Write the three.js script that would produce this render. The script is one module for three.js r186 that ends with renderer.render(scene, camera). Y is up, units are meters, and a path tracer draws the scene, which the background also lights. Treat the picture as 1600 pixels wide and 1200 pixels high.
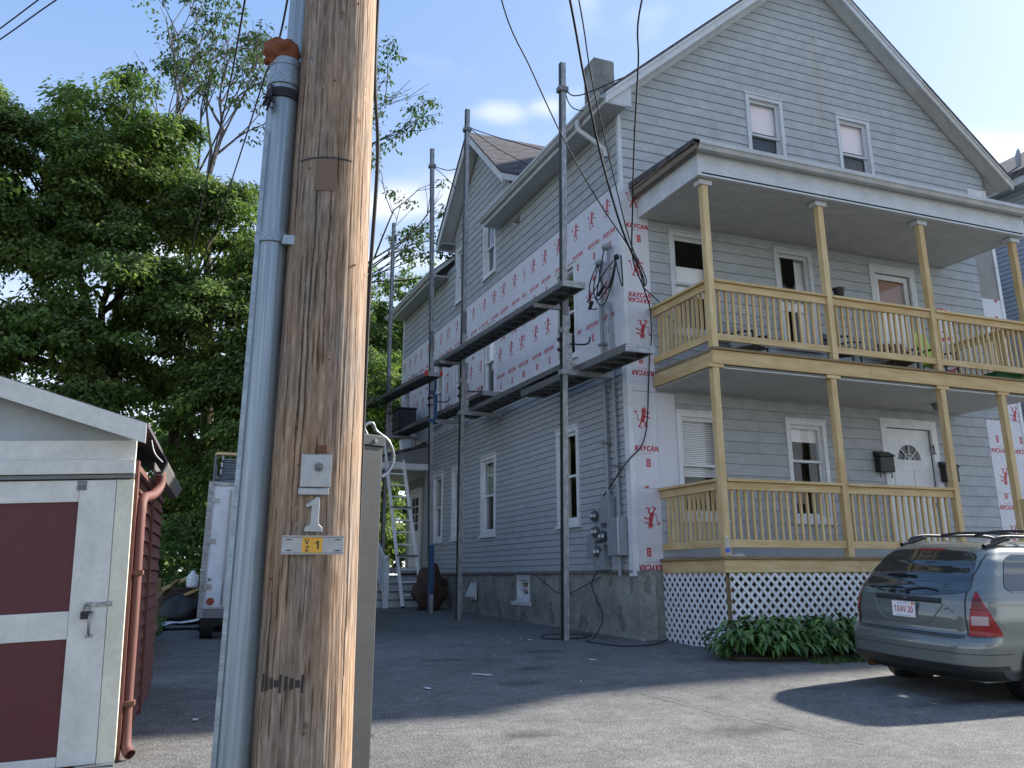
import * as THREE from 'three';
import { mergeGeometries, mergeVertices } from 'three/addons/utils/BufferGeometryUtils.js';
import { RoundedBoxGeometry } from 'three/addons/geometries/RoundedBoxGeometry.js';
import { ImprovedNoise } from 'three/addons/math/ImprovedNoise.js';

// ---------- camera, sky, sun, exposure ----------
const scene = new THREE.Scene();
const camera = new THREE.PerspectiveCamera(2 * Math.atan(711 / 1389) * 180 / Math.PI, 1638 / 1422, 0.05, 600);
camera.position.set(-6.838, 0.9032, 12.1578);
camera.setRotationFromMatrix(new THREE.Matrix4().makeBasis(
  new THREE.Vector3(0.923687, -0.00465, 0.38312),
  new THREE.Vector3(-0.104765, 0.958756, 0.26422),
  new THREE.Vector3(-0.368547, -0.284194, 0.885103)));
camera.setViewOffset(1638, 1422, 0, 222, 1600, 1200);
camera.updateProjectionMatrix();

const EXPOSURE = 3.5, SUN = 3.0;
const sunDir = new THREE.Vector3(0.978, 0, -0.208).normalize().multiplyScalar(Math.cos(0.575)).setY(Math.sin(0.575));
const perlin = new ImprovedNoise();
function fbm(x, y, z, oct = 4) { let s = 0, a = 0.5, f = 1; for (let i = 0; i < oct; i++) { s += a * perlin.noise(x * f, y * f, z * f); a *= 0.5; f *= 2.03; } return s; }
{
  const W = 1024, H = 512, data = new Float32Array(W * H * 4), d = new THREE.Vector3();
  const ss = (a, b, x) => { const t = Math.min(1, Math.max(0, (x - a) / (b - a))); return t * t * (3 - 2 * t); };
  for (let j = 0; j < H; j++) for (let i = 0; i < W; i++) {
    const th = ((i + 0.5) / W - 0.5) * 2 * Math.PI, el = ((j + 0.5) / H - 0.5) * Math.PI;
    d.set(Math.cos(th) * Math.cos(el), Math.sin(el), Math.sin(th) * Math.cos(el));
    const up = Math.max(d.y, 0), h = Math.pow(1 - up, 4.2), c = d.dot(sunDir), g = Math.pow(Math.max(0, c), 6) * 0.5 + Math.pow(Math.max(0, c), 60) * 1.6 + 0.12 * Math.max(0, c);
    let r = 0.060 + 0.54 * h, gr = 0.120 + 0.51 * h, b = 0.246 + 0.40 * h;
    r += 0.27 * g; gr += 0.265 * g; b += 0.235 * g;
    if (d.y > 0.02) {                                       // thin broken cloud, thicker low down
      const k = 1 / (d.y + 0.16), n = fbm(d.x * k * 1.7 + 3.1, d.z * k * 1.7 - 1.4, 0.7, 5) + 0.35 * fbm(d.x * 9, d.y * 22, d.z * 9, 4);
      const a = ss(0.2, 0.6, n + 0.2 * h) * 0.62 * ss(0.02, 0.16, d.y);
      const cl = 0.4 + 0.25 * g;
      r += (cl - r) * a; gr += (cl * 1.0 - gr) * a; b += (cl * 1.03 - b) * a;
    }
    for (const [az, e0, wa, we, st] of [[-1.335, 0.405, 0.075, 0.03, 0.7], [-1.262, 0.412, 0.045, 0.035, 0.6], [-1.31, 0.345, 0.1, 0.012, 0.45], [-1.206, 0.51, 0.05, 0.014, 0.4], [-1.146, 0.517, 0.035, 0.012, 0.4], [-0.62, 0.36, 0.3, 0.1, 0.45], [0.4, 0.5, 0.4, 0.08, 0.6], [2.4, 0.45, 0.5, 0.1, 0.6], [-2.6, 0.6, 0.4, 0.08, 0.5]]) {   // single small clouds
      let da = th - az; da = Math.atan2(Math.sin(da), Math.cos(da)) / wa; const de = (el - e0) / we, q = da * da + de * de; if (q > 6) continue;
      const a = ss(0.42, 1.05, Math.exp(-q) + 0.75 * fbm(d.x * 11, d.y * 20, d.z * 11 + az, 5)) * st, cl = 0.38 + 0.25 * g; r += (cl - r) * a; gr += (cl - gr) * a; b += (cl * 1.04 - b) * a;
    }
    if (d.y < 0) { const k = 1 - ss(0, -0.1, 0) * 0; r *= 0.6 * k; gr *= 0.6 * k; b *= 0.55 * k; }
    data.set([r, gr, b, 1], (j * W + i) * 4);
  }
  const sky = new THREE.DataTexture(data, W, H, THREE.RGBAFormat, THREE.FloatType);
  sky.mapping = THREE.EquirectangularReflectionMapping; sky.magFilter = sky.minFilter = THREE.LinearFilter; sky.needsUpdate = true;
  scene.background = sky; scene.environment = sky;
}
const sun = new THREE.DirectionalLight(new THREE.Color(1, 0.95, 0.88), SUN);
sun.position.copy(sunDir).multiplyScalar(60); sun.castShadow = true; sun.shadow.radius = 3.2;
sun.shadow.mapSize.set(4096, 4096);
Object.assign(sun.shadow.camera, { left: -40, right: 40, top: 40, bottom: -40, near: 1, far: 150 });
scene.add(sun, sun.target);
const renderer = new THREE.WebGLRenderer({ antialias: true });
renderer.toneMapping = THREE.LinearToneMapping; renderer.toneMappingExposure = EXPOSURE; renderer.shadowMap.enabled = true;

// ---------- helpers ----------
function rng(a) { return () => { a |= 0; a = a + 0x6D2B79F5 | 0; let t = Math.imul(a ^ a >>> 15, 1 | a); t = t + Math.imul(t ^ t >>> 7, 61 | t) ^ t; return ((t ^ t >>> 14) >>> 0) / 4294967296; }; }
const R0 = rng(7);
const V = (x, y, z) => new THREE.Vector3(x, y, z);
const lin = (r, g, b) => new THREE.Color().setRGB(r, g, b);
const taken = new Map();
function numbered(n) { const k = taken.get(n) ?? 0; taken.set(n, k + 1); return k ? n + '_' + String(k).padStart(3, '0') : n; }
function tag(o, label, category, group) { o.userData.label = label; o.userData.category = category; if (group) o.userData.group = group; return o; }
function thing(name, label, category, group, pos = [0, 0, 0], turn = 0) {
  const g = new THREE.Group(); g.name = numbered(name); g.position.set(...pos); g.rotation.y = turn; scene.add(g); return tag(g, label, category, group);
}
function mesh(name, geo, mat, parent, label) {
  if (Array.isArray(geo)) geo = merge(geo);
  const m = new THREE.Mesh(geo, mat); m.name = parent ? name : numbered(name); m.castShadow = m.receiveShadow = true; (parent ?? scene).add(m);
  if (label) m.userData.label = label;
  return m;
}
function each(name, list, mat, parent) { return list.map(g => mesh(name, g, mat, parent)); }
function single(name, geo, mat, label, category, group) { return tag(mesh(name, geo, mat), label, category, group); }
function setting(name, geo, mat) { const m = mesh(name, geo, mat); m.userData.kind = 'structure'; return m; }
function plain(g) { g = g.index ? g.toNonIndexed() : g; for (const k of Object.keys(g.attributes)) if (!['position', 'normal', 'uv', 'color'].includes(k)) g.deleteAttribute(k); if (!g.attributes.normal) g.computeVertexNormals(); if (!g.attributes.uv) uvBox(g); return g; }
function merge(list) { list = list.map(plain); if (list.some(g => g.attributes.color)) for (const g of list) if (!g.attributes.color) tint(g, 1, 1, 1); return list.length === 1 ? list[0] : mergeGeometries(list); }
function tint(g, r, gg = r, b = r) { const n = g.attributes.position.count, a = new Float32Array(n * 3); for (let i = 0; i < n; i++) a.set([r, gg, b], i * 3); g.setAttribute('color', new THREE.BufferAttribute(a, 3)); return g; }
function dropUV(g) { g.deleteAttribute('uv'); g.deleteAttribute('normal'); return g; }
function uvBox(g, du = 0, dv = 0) {                              // uv in metres, by the face's main direction
  const p = g.attributes.position, n = g.attributes.normal, a = new Float32Array(p.count * 2);
  for (let i = 0; i < p.count; i++) {
    const x = Math.abs(n.getX(i)), y = Math.abs(n.getY(i)), z = Math.abs(n.getZ(i));
    let u, v; if (y >= x && y >= z) { u = p.getX(i); v = p.getZ(i); } else if (z >= x) { u = p.getX(i); v = p.getY(i); } else { u = p.getZ(i); v = p.getY(i); }
    a[i * 2] = u + du; a[i * 2 + 1] = v + dv;
  }
  g.setAttribute('uv', new THREE.BufferAttribute(a, 2)); return g;
}
function uvLong(g, axis, off = R0() * 9) {                        // grain runs along u = the long axis
  const p = g.attributes.position, n = g.attributes.normal, a = new Float32Array(p.count * 2), o = off * 0.37, G = ['getX', 'getY', 'getZ'], o1 = (axis + 1) % 3, o2 = (axis + 2) % 3;
  for (let i = 0; i < p.count; i++) { const k = Math.abs(n[G[o1]](i)) > Math.abs(n[G[o2]](i)) ? o2 : o1; a[i * 2] = p[G[axis]](i) + off; a[i * 2 + 1] = p[G[k]](i) + o; }
  g.setAttribute('uv', new THREE.BufferAttribute(a, 2)); return g;
}
function box(x0, x1, y0, y1, z0, z1, r = 0) {
  const w = x1 - x0, h = y1 - y0, d = z1 - z0;
  const g = plain(r ? new RoundedBoxGeometry(w, h, d, 1, r) : new THREE.BoxGeometry(w, h, d)); g.translate((x0 + x1) / 2, (y0 + y1) / 2, (z0 + z1) / 2); return uvBox(g);
}
function bar(x0, x1, y0, y1, z0, z1, r = 0) { const g = box(x0, x1, y0, y1, z0, z1, r), s = [x1 - x0, y1 - y0, z1 - z0]; return uvLong(g, s.indexOf(Math.max(...s))); }
function cyl(a, b, r0, r1 = r0, seg = 12, open = false) {
  const d = b.clone().sub(a), g = new THREE.CylinderGeometry(r1, r0, d.length(), seg, 1, open);
  g.applyQuaternion(new THREE.Quaternion().setFromUnitVectors(V(0, 1, 0), d.clone().normalize())); g.translate((a.x + b.x) / 2, (a.y + b.y) / 2, (a.z + b.z) / 2); return plain(g);
}
function tube(pts, r, seg = 24, rad = 6) { return plain(new THREE.TubeGeometry(new THREE.CatmullRomCurve3(pts.map(p => p.isVector3 ? p : V(...p))), seg, r, rad, false)); }
function beam(a, b, w, h) {                                       // square bar from a to b, w across, h up
  a = a.isVector3 ? a : V(...a); b = b.isVector3 ? b : V(...b);
  const d = b.clone().sub(a), L = d.length(), g = plain(new THREE.BoxGeometry(w, h, L)); uvLong(g, 2);
  const z = d.normalize(), x = Math.abs(z.y) > 0.98 ? V(1, 0, 0) : V(0, 1, 0).cross(z).normalize(), y = z.clone().cross(x).normalize(); const xx = y.clone().cross(z);
  g.applyMatrix4(new THREE.Matrix4().makeBasis(xx, y, z)); g.translate((a.x + b.x) / 2, (a.y + b.y) / 2, (a.z + b.z) / 2); return g;
}
function extrude(pts, depth, bevel = 0) { const s = new THREE.Shape(pts.map(p => new THREE.Vector2(...p))); return plain(new THREE.ExtrudeGeometry(s, { depth, bevelEnabled: bevel > 0, bevelSize: bevel, bevelThickness: bevel, bevelSegments: 1 })); }
function quads(list) {                                            // [[p,p,p,p], ...] in order around the face
  const a = []; for (const [p, q, r, s] of list) a.push(...p, ...q, ...r, ...p, ...r, ...s);
  const g = new THREE.BufferGeometry(); g.setAttribute('position', new THREE.BufferAttribute(new Float32Array(a), 3)); g.computeVertexNormals(); return uvBox(g);
}
// textures
function tex(n, m, fn, srgb = true) {
  const d = new Uint8Array(n * m * 4); for (let j = 0; j < m; j++) for (let i = 0; i < n; i++) { const c = fn(i / n, j / m, i, j); const k = (j * n + i) * 4; for (let q = 0; q < 3; q++) d[k + q] = Math.max(0, Math.min(255, Array.isArray(c) ? c[q] : c)); d[k + 3] = 255; }
  const t = new THREE.DataTexture(d, n, m); t.wrapS = t.wrapT = THREE.RepeatWrapping; t.magFilter = THREE.LinearFilter; t.minFilter = THREE.LinearMipmapLinearFilter; t.generateMipmaps = true; if (srgb) t.colorSpace = THREE.SRGBColorSpace; t.needsUpdate = true; return t;
}
function rep(t, u, v = u) { const c = t.clone(); c.repeat.set(1 / u, 1 / v); c.needsUpdate = true; return c; }
// noise that repeats over the unit square: gradient lattice with a wrapped period
function lat(x, y, px, py, seed) {
  const xi = Math.floor(x), yi = Math.floor(y), fx = x - xi, fy = y - yi, w = t => t * t * t * (t * (t * 6 - 15) + 10);
  const gd = (i, j, dx, dy) => { const k = ((((i % px) + px) % px) * 374761393 + (((j % py) + py) % py) * 668265263 + seed * 974634777) | 0; let q = Math.imul(k ^ (k >>> 13), 1274126177); q ^= q >>> 16; const a = (q & 1023) / 1023 * 6.2832; return Math.cos(a) * dx + Math.sin(a) * dy; };
  const u = w(fx), v = w(fy), a = gd(xi, yi, fx, fy), b = gd(xi + 1, yi, fx - 1, fy), c = gd(xi, yi + 1, fx, fy - 1), d = gd(xi + 1, yi + 1, fx - 1, fy - 1);
  return a + (b - a) * u + (c - a) * v + (a - b - c + d) * u * v;
}
function tn(u, v, f, seed, oct = 4, fy = f) {
  let s = 0, am = 0.7; f = Math.max(1, Math.round(f)); fy = Math.max(1, Math.round(fy));
  for (let o = 0; o < oct; o++) { s += am * lat(u * f, v * fy, f, fy, seed + o * 17); am *= 0.5; f *= 2; fy *= 2; }
  return s;
}
const std = (color, roughness = 0.8, more = {}) => new THREE.MeshStandardMaterial({ color, roughness, ...more });
const mottleT = tex(256, 256, (u, v) => { const n = tn(u, v, 5, 1) * 22 + tn(u, v, 24, 2, 3) * 14; const c = 232 + n; return [c, c, c]; });
const speckT = tex(256, 256, (u, v, i, j) => { const c = 205 + tn(u, v, 40, 3, 2) * 50 + (R0() - 0.5) * 60; return [c, c, c]; });
const bumpT = tex(256, 256, (u, v) => 128 + tn(u, v, 30, 4, 4) * 130 + (R0() - 0.5) * 40, false);
const woodT = tex(512, 256, (u, v) => {                           // new pressure-treated pine: grain along u
  const w = v + 0.012 * tn(u, v, 3, 5, 2), g = Math.sin(w * 150 + 5 * tn(u, v, 3, 6, 3, 8)) * 0.5 + tn(u, v, 6, 7, 3, 90) * 1.3;
  const k = tn(u, v, 5, 8, 2); let c = [207, 186, 142].map((q, i) => q + g * [13, 15, 17][i] + k * [24, 34, 40][i]);
  const kn = Math.hypot((u * 7 % 1 - 0.5) * 1.4, (v * 4 % 1) - 0.4 - 0.4 * Math.sin(Math.floor(u * 7) * 4.1)); if (kn < 0.06) c = c.map((q, i) => q - [80, 80, 64][i] * (1 - kn / 0.06)); return c; });
const splits = Array.from({ length: 15 }, () => [R0(), R0(), 0.08 + R0() * 0.3, 0.0016 + R0() * 0.0032, R0() * 9]), knots = Array.from({ length: 16 }, () => [R0(), R0(), 0.006 + R0() * 0.016]);
function split(u, v) {                                            // drying cracks and small knots in the pole
  let a = 0, b = 0; for (const [cu, cv, l, w, s] of splits) { let dv = Math.abs(v - cv); dv = Math.min(dv, 1 - dv); if (dv > l) continue; let du = Math.abs(u - cu - 0.0025 * Math.sin(v * 25 + s) - 0.0012 * Math.sin(v * 77 + s)); du = Math.min(du, 1 - du); const q = w * (1 - dv / l); if (du < q) a = 1; }
  for (const [cu, cv, s] of knots) { const d = Math.hypot(u - cu, (v - cv) * 2.2); if (d < s) b = Math.max(b, 1 - d / s); } return [a, b];
}
const poleT = tex(512, 1024, (u, v) => {                          // weathered pole: grain along v
  const g = tn(u, v, 60, 9, 4, 5), f = tn(u, v, 120, 10, 3, 34), l = tn(u, v, 5, 11, 4, 4), ck = tn(u, v, 84, 40, 2, 9);
  const grey = [131, 117, 104], tan = [163, 133, 105], m = Math.max(0, Math.min(1, 0.4 + l * 1.5)); const c = grey.map((q, i) => q + (tan[i] - q) * m + g * 60 + f * 44 - (ck > 0.2 ? 46 * Math.min(1, (ck - 0.2) * 9) : 0));
  const crack = Math.abs(tn(u, v, 22, 12, 2, 1.2)); const sp = split(u, v); return c.map((q, i) => q * (1 - 0.5 * sp[0]) * (1 - [0.3, 0.42, 0.5][i] * sp[1])); });
const poleB = tex(512, 1024, (u, v) => { const g = tn(u, v, 60, 9, 4, 3), f = tn(u, v, 150, 10, 2, 10); const crack = Math.abs(tn(u, v, 22, 12, 2, 1.2)); return 140 + g * 110 + f * 50 - 150 * split(u, v)[0]; }, false);
const concT = tex(512, 512, (u, v, i, j) => { const n = tn(u, v, 4, 13, 5) * 60 + tn(u, v, 40, 14, 2) * 28, s = tn(u, v, 7, 15, 3); const d = s > 0.16 ? -34 * Math.min(1, (s - 0.16) * 9) : 0; return [170 + n + d, 170 + n + d, 166 + n + d]; });
const roofT = tex(256, 256, (u, v, i, j) => { const row = Math.floor(v * 8), cell = Math.floor((u + (row % 2) * 0.06) * 8), t = Math.sin(row * 12.9 + cell * 78.2) * 18; const c = 96 + t + (R0() - 0.5) * 60; return [c * 1.02, c * 0.98, c]; });
const barkT = tex(256, 512, (u, v) => { const g = tn(u, v, 18, 16, 4, 5); return [96 + g * 90, 84 + g * 80, 70 + g * 70]; });
const asphT = tex(1024, 1024, (u, v, i, j) => { const n = tn(u, v, 6, 17, 3) * 22 + tn(u, v, 120, 18, 2) * 120 + tn(u, v, 20, 28, 3) * 34; const s = R0(), k = s > 0.93 ? 60 * R0() : s < 0.1 ? -40 : (s - 0.5) * 40; const c = 150 + n + k; return [c * 1.0, c * 0.99, c * 0.97]; });
const asphB = tex(512, 512, (u, v) => 120 + tn(u, v, 110, 19, 2) * 160 + (R0() - 0.5) * 90, false);
const galvT = tex(256, 512, (u, v) => { const n = tn(u, v, 14, 20, 4, 5) * 44 + tn(u, v, 50, 21, 2, 4) * 26; return [176 + n, 186 + n, 192 + n]; });
const alumT = tex(256, 256, (u, v) => { const n = tn(u, v, 4, 22, 3, 30) * 60 + tn(u, v, 10, 23, 3) * 40; return [178 + n, 180 + n, 182 + n]; });
// ---------- materials ----------
const paint = (r, g, b, rough = 0.6, s = 1.7) => std(lin(r, g, b), rough, { map: rep(mottleT, s), vertexColors: false });
const M = {
  vinyl: paint(0.43, 0.455, 0.485, 0.45), shingle: std(lin(0.46, 0.485, 0.5), 0.85, { map: rep(mottleT, 1.3), bumpMap: rep(bumpT, 0.4), bumpScale: 0.002, vertexColors: true }),
  sheath: paint(0.3, 0.29, 0.27), trim: paint(0.64, 0.67, 0.69, 0.5), white: paint(0.78, 0.8, 0.82, 0.45), cream: paint(0.85, 0.8, 0.64, 0.5, 1.1), shedwhite: paint(0.8, 0.785, 0.735, 0.5, 1.1),
  maroon: paint(0.12, 0.02, 0.024, 0.5, 0.9), redwood: paint(0.17, 0.06, 0.045, 0.75, 0.8), grey: paint(0.45, 0.48, 0.5, 0.6), dgrey: paint(0.2, 0.21, 0.21, 0.55), postgrey: paint(0.085, 0.085, 0.082, 0.5, 0.7),
  wood: std(lin(0.86, 0.79, 0.7), 0.75, { map: rep(woodT, 2.2, 0.5), bumpMap: rep(woodT, 2.2, 0.5), bumpScale: 0.0015 }),
  oldwood: std(lin(0.34, 0.31, 0.28), 0.9, { map: rep(woodT, 1.6, 0.5) }), conc: std(lin(0.62, 0.62, 0.6), 0.92, { map: rep(concT, 2.6), bumpMap: rep(concT, 2.6), bumpScale: 0.006 }),
  roof: std(lin(0.55, 0.54, 0.56), 0.95, { map: rep(roofT, 1.1), bumpMap: rep(roofT, 1.1), bumpScale: 0.006 }),
  ceil: paint(0.62, 0.63, 0.62, 0.6), lattice: paint(0.82, 0.83, 0.86, 0.4), black: std(lin(0.012, 0.012, 0.013), 0.5), rubber: std(lin(0.02, 0.02, 0.02), 0.8),
  alu: std(lin(0.6, 0.6, 0.6), 0.42, { metalness: 0.35, map: rep(alumT, 0.9) }), galv: std(lin(0.6, 0.63, 0.66), 0.4, { metalness: 0.5, map: rep(galvT, 0.5, 1), bumpMap: rep(bumpT, 0.3), bumpScale: 0.0006 }),
  dalu: std(lin(0.34, 0.34, 0.34), 0.5, { metalness: 0.35, map: rep(alumT, 0.7) }), blue: paint(0.03, 0.085, 0.2, 0.5, 0.8), elec: paint(0.3, 0.33, 0.35, 0.45, 0.8),
  glass: new THREE.MeshPhysicalMaterial({ color: 0xffffff, roughness: 0.02, transmission: 1, thickness: 0, ior: 1.5 }),
  blind: std(lin(0.75, 0.75, 0.74), 0.7, { side: THREE.DoubleSide }), pink: std(lin(0.8, 0.7, 0.7), 0.8), curtain: std(lin(0.22, 0.27, 0.22), 0.9), screen: std(lin(0.02, 0.02, 0.022), 0.7),
  pole: std(lin(0.95, 0.92, 0.9), 0.85, { map: poleT, bumpMap: poleB, bumpScale: 0.006 }), bark: std(lin(0.5, 0.46, 0.42), 0.95, { map: rep(barkT, 1, 2), bumpMap: rep(barkT, 1, 2), bumpScale: 0.02 }),
  foam: std(lin(0.2, 0.062, 0.026), 0.95, { bumpMap: rep(bumpT, 0.06), bumpScale: 0.02 }), steel: std(lin(0.55, 0.56, 0.57), 0.35, { metalness: 0.85, map: rep(alumT, 0.3) }), rust: paint(0.2, 0.09, 0.05, 0.9, 0.4),
  tin: std(lin(0.4, 0.41, 0.42), 0.38, { metalness: 0.55, map: rep(mottleT, 0.15) }),
  ladder: std(lin(0.85, 0.85, 0.84), 0.45),
  asph: std(lin(0.47, 0.465, 0.455), 0.93, { map: rep(asphT, 1.9), bumpMap: rep(asphB, 0.9), bumpScale: 0.007, vertexColors: true }),
  soil: std(lin(0.1, 0.1, 0.055), 1, { map: rep(speckT, 1.3) }), gutter: paint(0.55, 0.57, 0.58, 0.45), rot: paint(0.22, 0.18, 0.14, 0.9, 0.5), brown: paint(0.09, 0.05, 0.035, 0.9, 0.4),
};
// foil-faced insulation board, red print: wordmark, emblem, small square mark
function wrapTexture(flip, seed, sparse) {
  const c = document.createElement('canvas'); c.width = 1024; c.height = 1024; const x = c.getContext('2d'), r = rng(seed);
  x.fillStyle = '#dcdce2'; x.fillRect(0, 0, 1024, 1024);
  x.fillStyle = 'rgba(120,118,125,0.33)'; for (let i = 0; i < 1024; i += 16) for (let j = 0; j < 1024; j += 16) x.fillRect(i, j, 3, 3);
  if (flip) { x.translate(1024, 1024); x.rotate(Math.PI); }
  const red = 'rgba(180,28,40,0.86)';
  for (let k = 0; k < 2; k++) {
    if (sparse && k) continue;
    const bx = 60 + k * 512 + r() * 40;
    x.fillStyle = x.strokeStyle = red;
    x.save(); x.translate(bx + 150, 250); x.scale(1.1, 1.1);                        // emblem: a rearing beast in brush strokes
    x.lineCap = 'round';
    const st = (w, ...p) => { x.lineWidth = w; x.beginPath(); x.moveTo(p[0], p[1]); for (let i = 2; i < p.length; i += 2) x.lineTo(p[i], p[i + 1]); x.stroke(); };
    const bl = (...p) => { x.beginPath(); x.moveTo(p[0], p[1]); for (let i = 2; i < p.length; i += 4) x.quadraticCurveTo(p[i], p[i + 1], p[i + 2], p[i + 3]); x.fill(); };
    bl(-4, -70, 40, -50, 26, 0, 20, 50, -18, 66, -44, 50, -30, 14, -20, -30, -4, -70);                     // body
    x.beginPath(); x.arc(16, -84, 25, 0, 7); x.fill(); st(8, 34, -82, 52, -76); for (let q = 0; q < 7; q++) { const w = 2.4 + q * 0.5; st(9, 16 + Math.cos(w) * 20, -84 + Math.sin(w) * 20, 16 + Math.cos(w) * 42, -84 + Math.sin(w) * 40); }
    const paw = (px, py, w) => { for (const q of [-0.6, 0, 0.6]) st(6, px, py, px + Math.cos(w + q) * 20, py + Math.sin(w + q) * 20); };
    st(15, 14, -36, 50, -60, 74, -58); paw(74, -58, -0.2); st(15, 18, -12, 62, -14, 78, -2); paw(78, -2, 0.3); st(19, -2, 44, 34, 64, 20, 104); st(12, 20, 104, 46, 108); paw(46, 108, 0.1); st(19, -26, 46, -40, 84, -60, 112); st(12, -60, 112, -36, 118); paw(-36, 118, 0.2);
    st(9, -36, 40, -78, 24, -70, -28, -96, -54); for (const q of [-2.6, -2, -1.4, -0.9]) st(8, -96, -54, -96 + Math.cos(q) * 28, -54 + Math.sin(q) * 28);
    x.restore();
    x.save(); x.transform(1, 0, -0.22, 1, bx, 690); x.font = 'bold 92px sans-serif'; x.fillText('KAYCAN', 0, 0); x.lineWidth = 5; x.strokeText('KAYCAN', 0, 0); x.font = '27px sans-serif'; x.fillText('TRIPLE PLUS', 110, 40); x.restore();
    x.fillRect(bx + 170, 790, 62, 110); x.fillStyle = '#dcdce2'; x.fillRect(bx + 182, 812, 38, 8); x.fillRect(bx + 182, 840, 38, 8); x.fillRect(bx + 182, 866, 38, 8);
  }
  const t = new THREE.CanvasTexture(c); t.wrapS = t.wrapT = THREE.RepeatWrapping; t.colorSpace = THREE.SRGBColorSpace; t.repeat.set(1 / 1.25, 1 / 1.22); return t;
}
M.wrap = std(lin(0.85, 0.85, 0.86), 0.5, { map: wrapTexture(false, 3), bumpMap: rep(concT, 1.7), bumpScale: 0.03 });
M.woods = [[0.86, 0.8, 0.73], [0.78, 0.72, 0.64], [0.92, 0.87, 0.8], [0.84, 0.76, 0.66]].map(c => { const m = M.wood.clone(); m.color.setRGB(...c); return m; });
M.wrapG = std(lin(0.86, 0.86, 0.86), 0.5, { map: wrapTexture(false, 8, true), bumpMap: rep(concT, 1.7), bumpScale: 0.03 });
M.wrapF = std(lin(0.86, 0.86, 0.86), 0.5, { map: wrapTexture(true, 5), bumpMap: rep(concT, 1.7), bumpScale: 0.03 });

// ---------- ground ----------
const gy = (x, z) => (z > 0 ? -0.053 * Math.min(z, 30) : 0.018 * Math.min(-z, 12)) - 0.0;
function sheet(x0, x1, z0, z1, step, dy, colour) {
  const nx = Math.round((x1 - x0) / step), nz = Math.round((z1 - z0) / step), p = [], c = [], idx = [], uv = [];
  for (let j = 0; j <= nz; j++) for (let i = 0; i <= nx; i++) { const x = x0 + (x1 - x0) * i / nx, z = z0 + (z1 - z0) * j / nz; p.push(x, gy(x, z) + dy(x, z), z); uv.push(x, z); if (colour) c.push(...colour(x, z)); }
  for (let j = 0; j < nz; j++) for (let i = 0; i < nx; i++) { const a = j * (nx + 1) + i, b = a + nx + 1; idx.push(a, b, a + 1, a + 1, b, b + 1); }
  const g = new THREE.BufferGeometry(); g.setAttribute('position', new THREE.Float32BufferAttribute(p, 3)); g.setAttribute('uv', new THREE.Float32BufferAttribute(uv, 2)); if (colour) g.setAttribute('color', new THREE.Float32BufferAttribute(c, 3)); g.setIndex(idx); g.computeVertexNormals(); return g;
}
setting('ground', sheet(-150, 150, -200, 60, 2, () => -0.05), M.soil);
const stains = [[-4.2, -0.9, 0.75, 0.16], [-3.4, 1.2, 0.4, 0.1], [-2.6, 2.1, 0.3, 0.16], [-1.9, 0.75, 0.5, 0.09], [-2.6, -0.1, 0.5, 0.08], [0.6, 5.2, 0.9, 0.2], [-3.0, 3.0, 0.35, 0.12], [-2.2, 5.6, 0.5, 0.22], [-1.6, 4.3, 0.22, 0.12], [-3.9, 5.2, 0.3, 0.14], [-0.2, 4.2, 0.3, 0.1]];
setting('driveway', sheet(-7.05, 15, -13, 14, 0.12, (x, z) => 0.012 * fbm(x * 0.7, z * 0.7, 1, 3), (x, z) => {
  let k = 0.94 + 0.42 * fbm(x * 0.45, z * 0.45, 4, 4) + 0.36 * fbm(x * 2.6, z * 2.6, 9, 4);
  for (const [sx, sz, a, b] of stains) { const q = Math.hypot((x - sx) / a, (z - sz) / b) + 0.7 * fbm(x * 4, z * 6, 2, 3); if (q < 1) k *= 0.35 + 0.65 * q * q; }
  if (x < -6.2 && z > -3) k *= 1 + 0.5 * Math.max(0, fbm(x * 2.2, z * 2.2, 6, 3));
  return [k, k, k * (1.0)];
}), M.asph);
{ // lawn strip by the old fence
  const r = rng(61), pos = [], col = [];
  for (let i = 0; i < 6600; i++) {
    const near = i > 5600, z = near ? 2.5 + r() * 0.2 + (r() * 0.12) : 0.4 - r() * 7.5, w = 0.25 + Math.max(0, -z) * 0.05, x = near ? 1.0 + r() * 2.4 : -6.98 + r() * w + (z < -3.2 ? 0.1 : 0), y = gy(x, z) - 0.02, h = (near ? 0.03 : 0.06) + r() * (near ? 0.06 : 0.2), a = r() * 6.28, b = 0.012 + r() * 0.012, l = (r() - 0.5) * 0.14;
    pos.push(x - Math.cos(a) * b, y, z - Math.sin(a) * b, x + Math.cos(a) * b, y, z + Math.sin(a) * b, x + l, y + h, z + (r() - 0.5) * 0.14);
    const t = 0.7 + r() * 0.6; for (let k = 0; k < 3; k++) col.push(0.07 * t, 0.13 * t, 0.035 * t);
  }
  const g = new THREE.BufferGeometry(); g.setAttribute('position', new THREE.Float32BufferAttribute(pos, 3)); g.setAttribute('color', new THREE.Float32BufferAttribute(col, 3)); g.computeVertexNormals();
  const m = single('grass', g, std(0xffffff, 0.9, { vertexColors: true, side: THREE.DoubleSide }), 'tufts of weedy grass growing along the old board fence', 'grass'); m.userData.kind = 'stuff';
}
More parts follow.
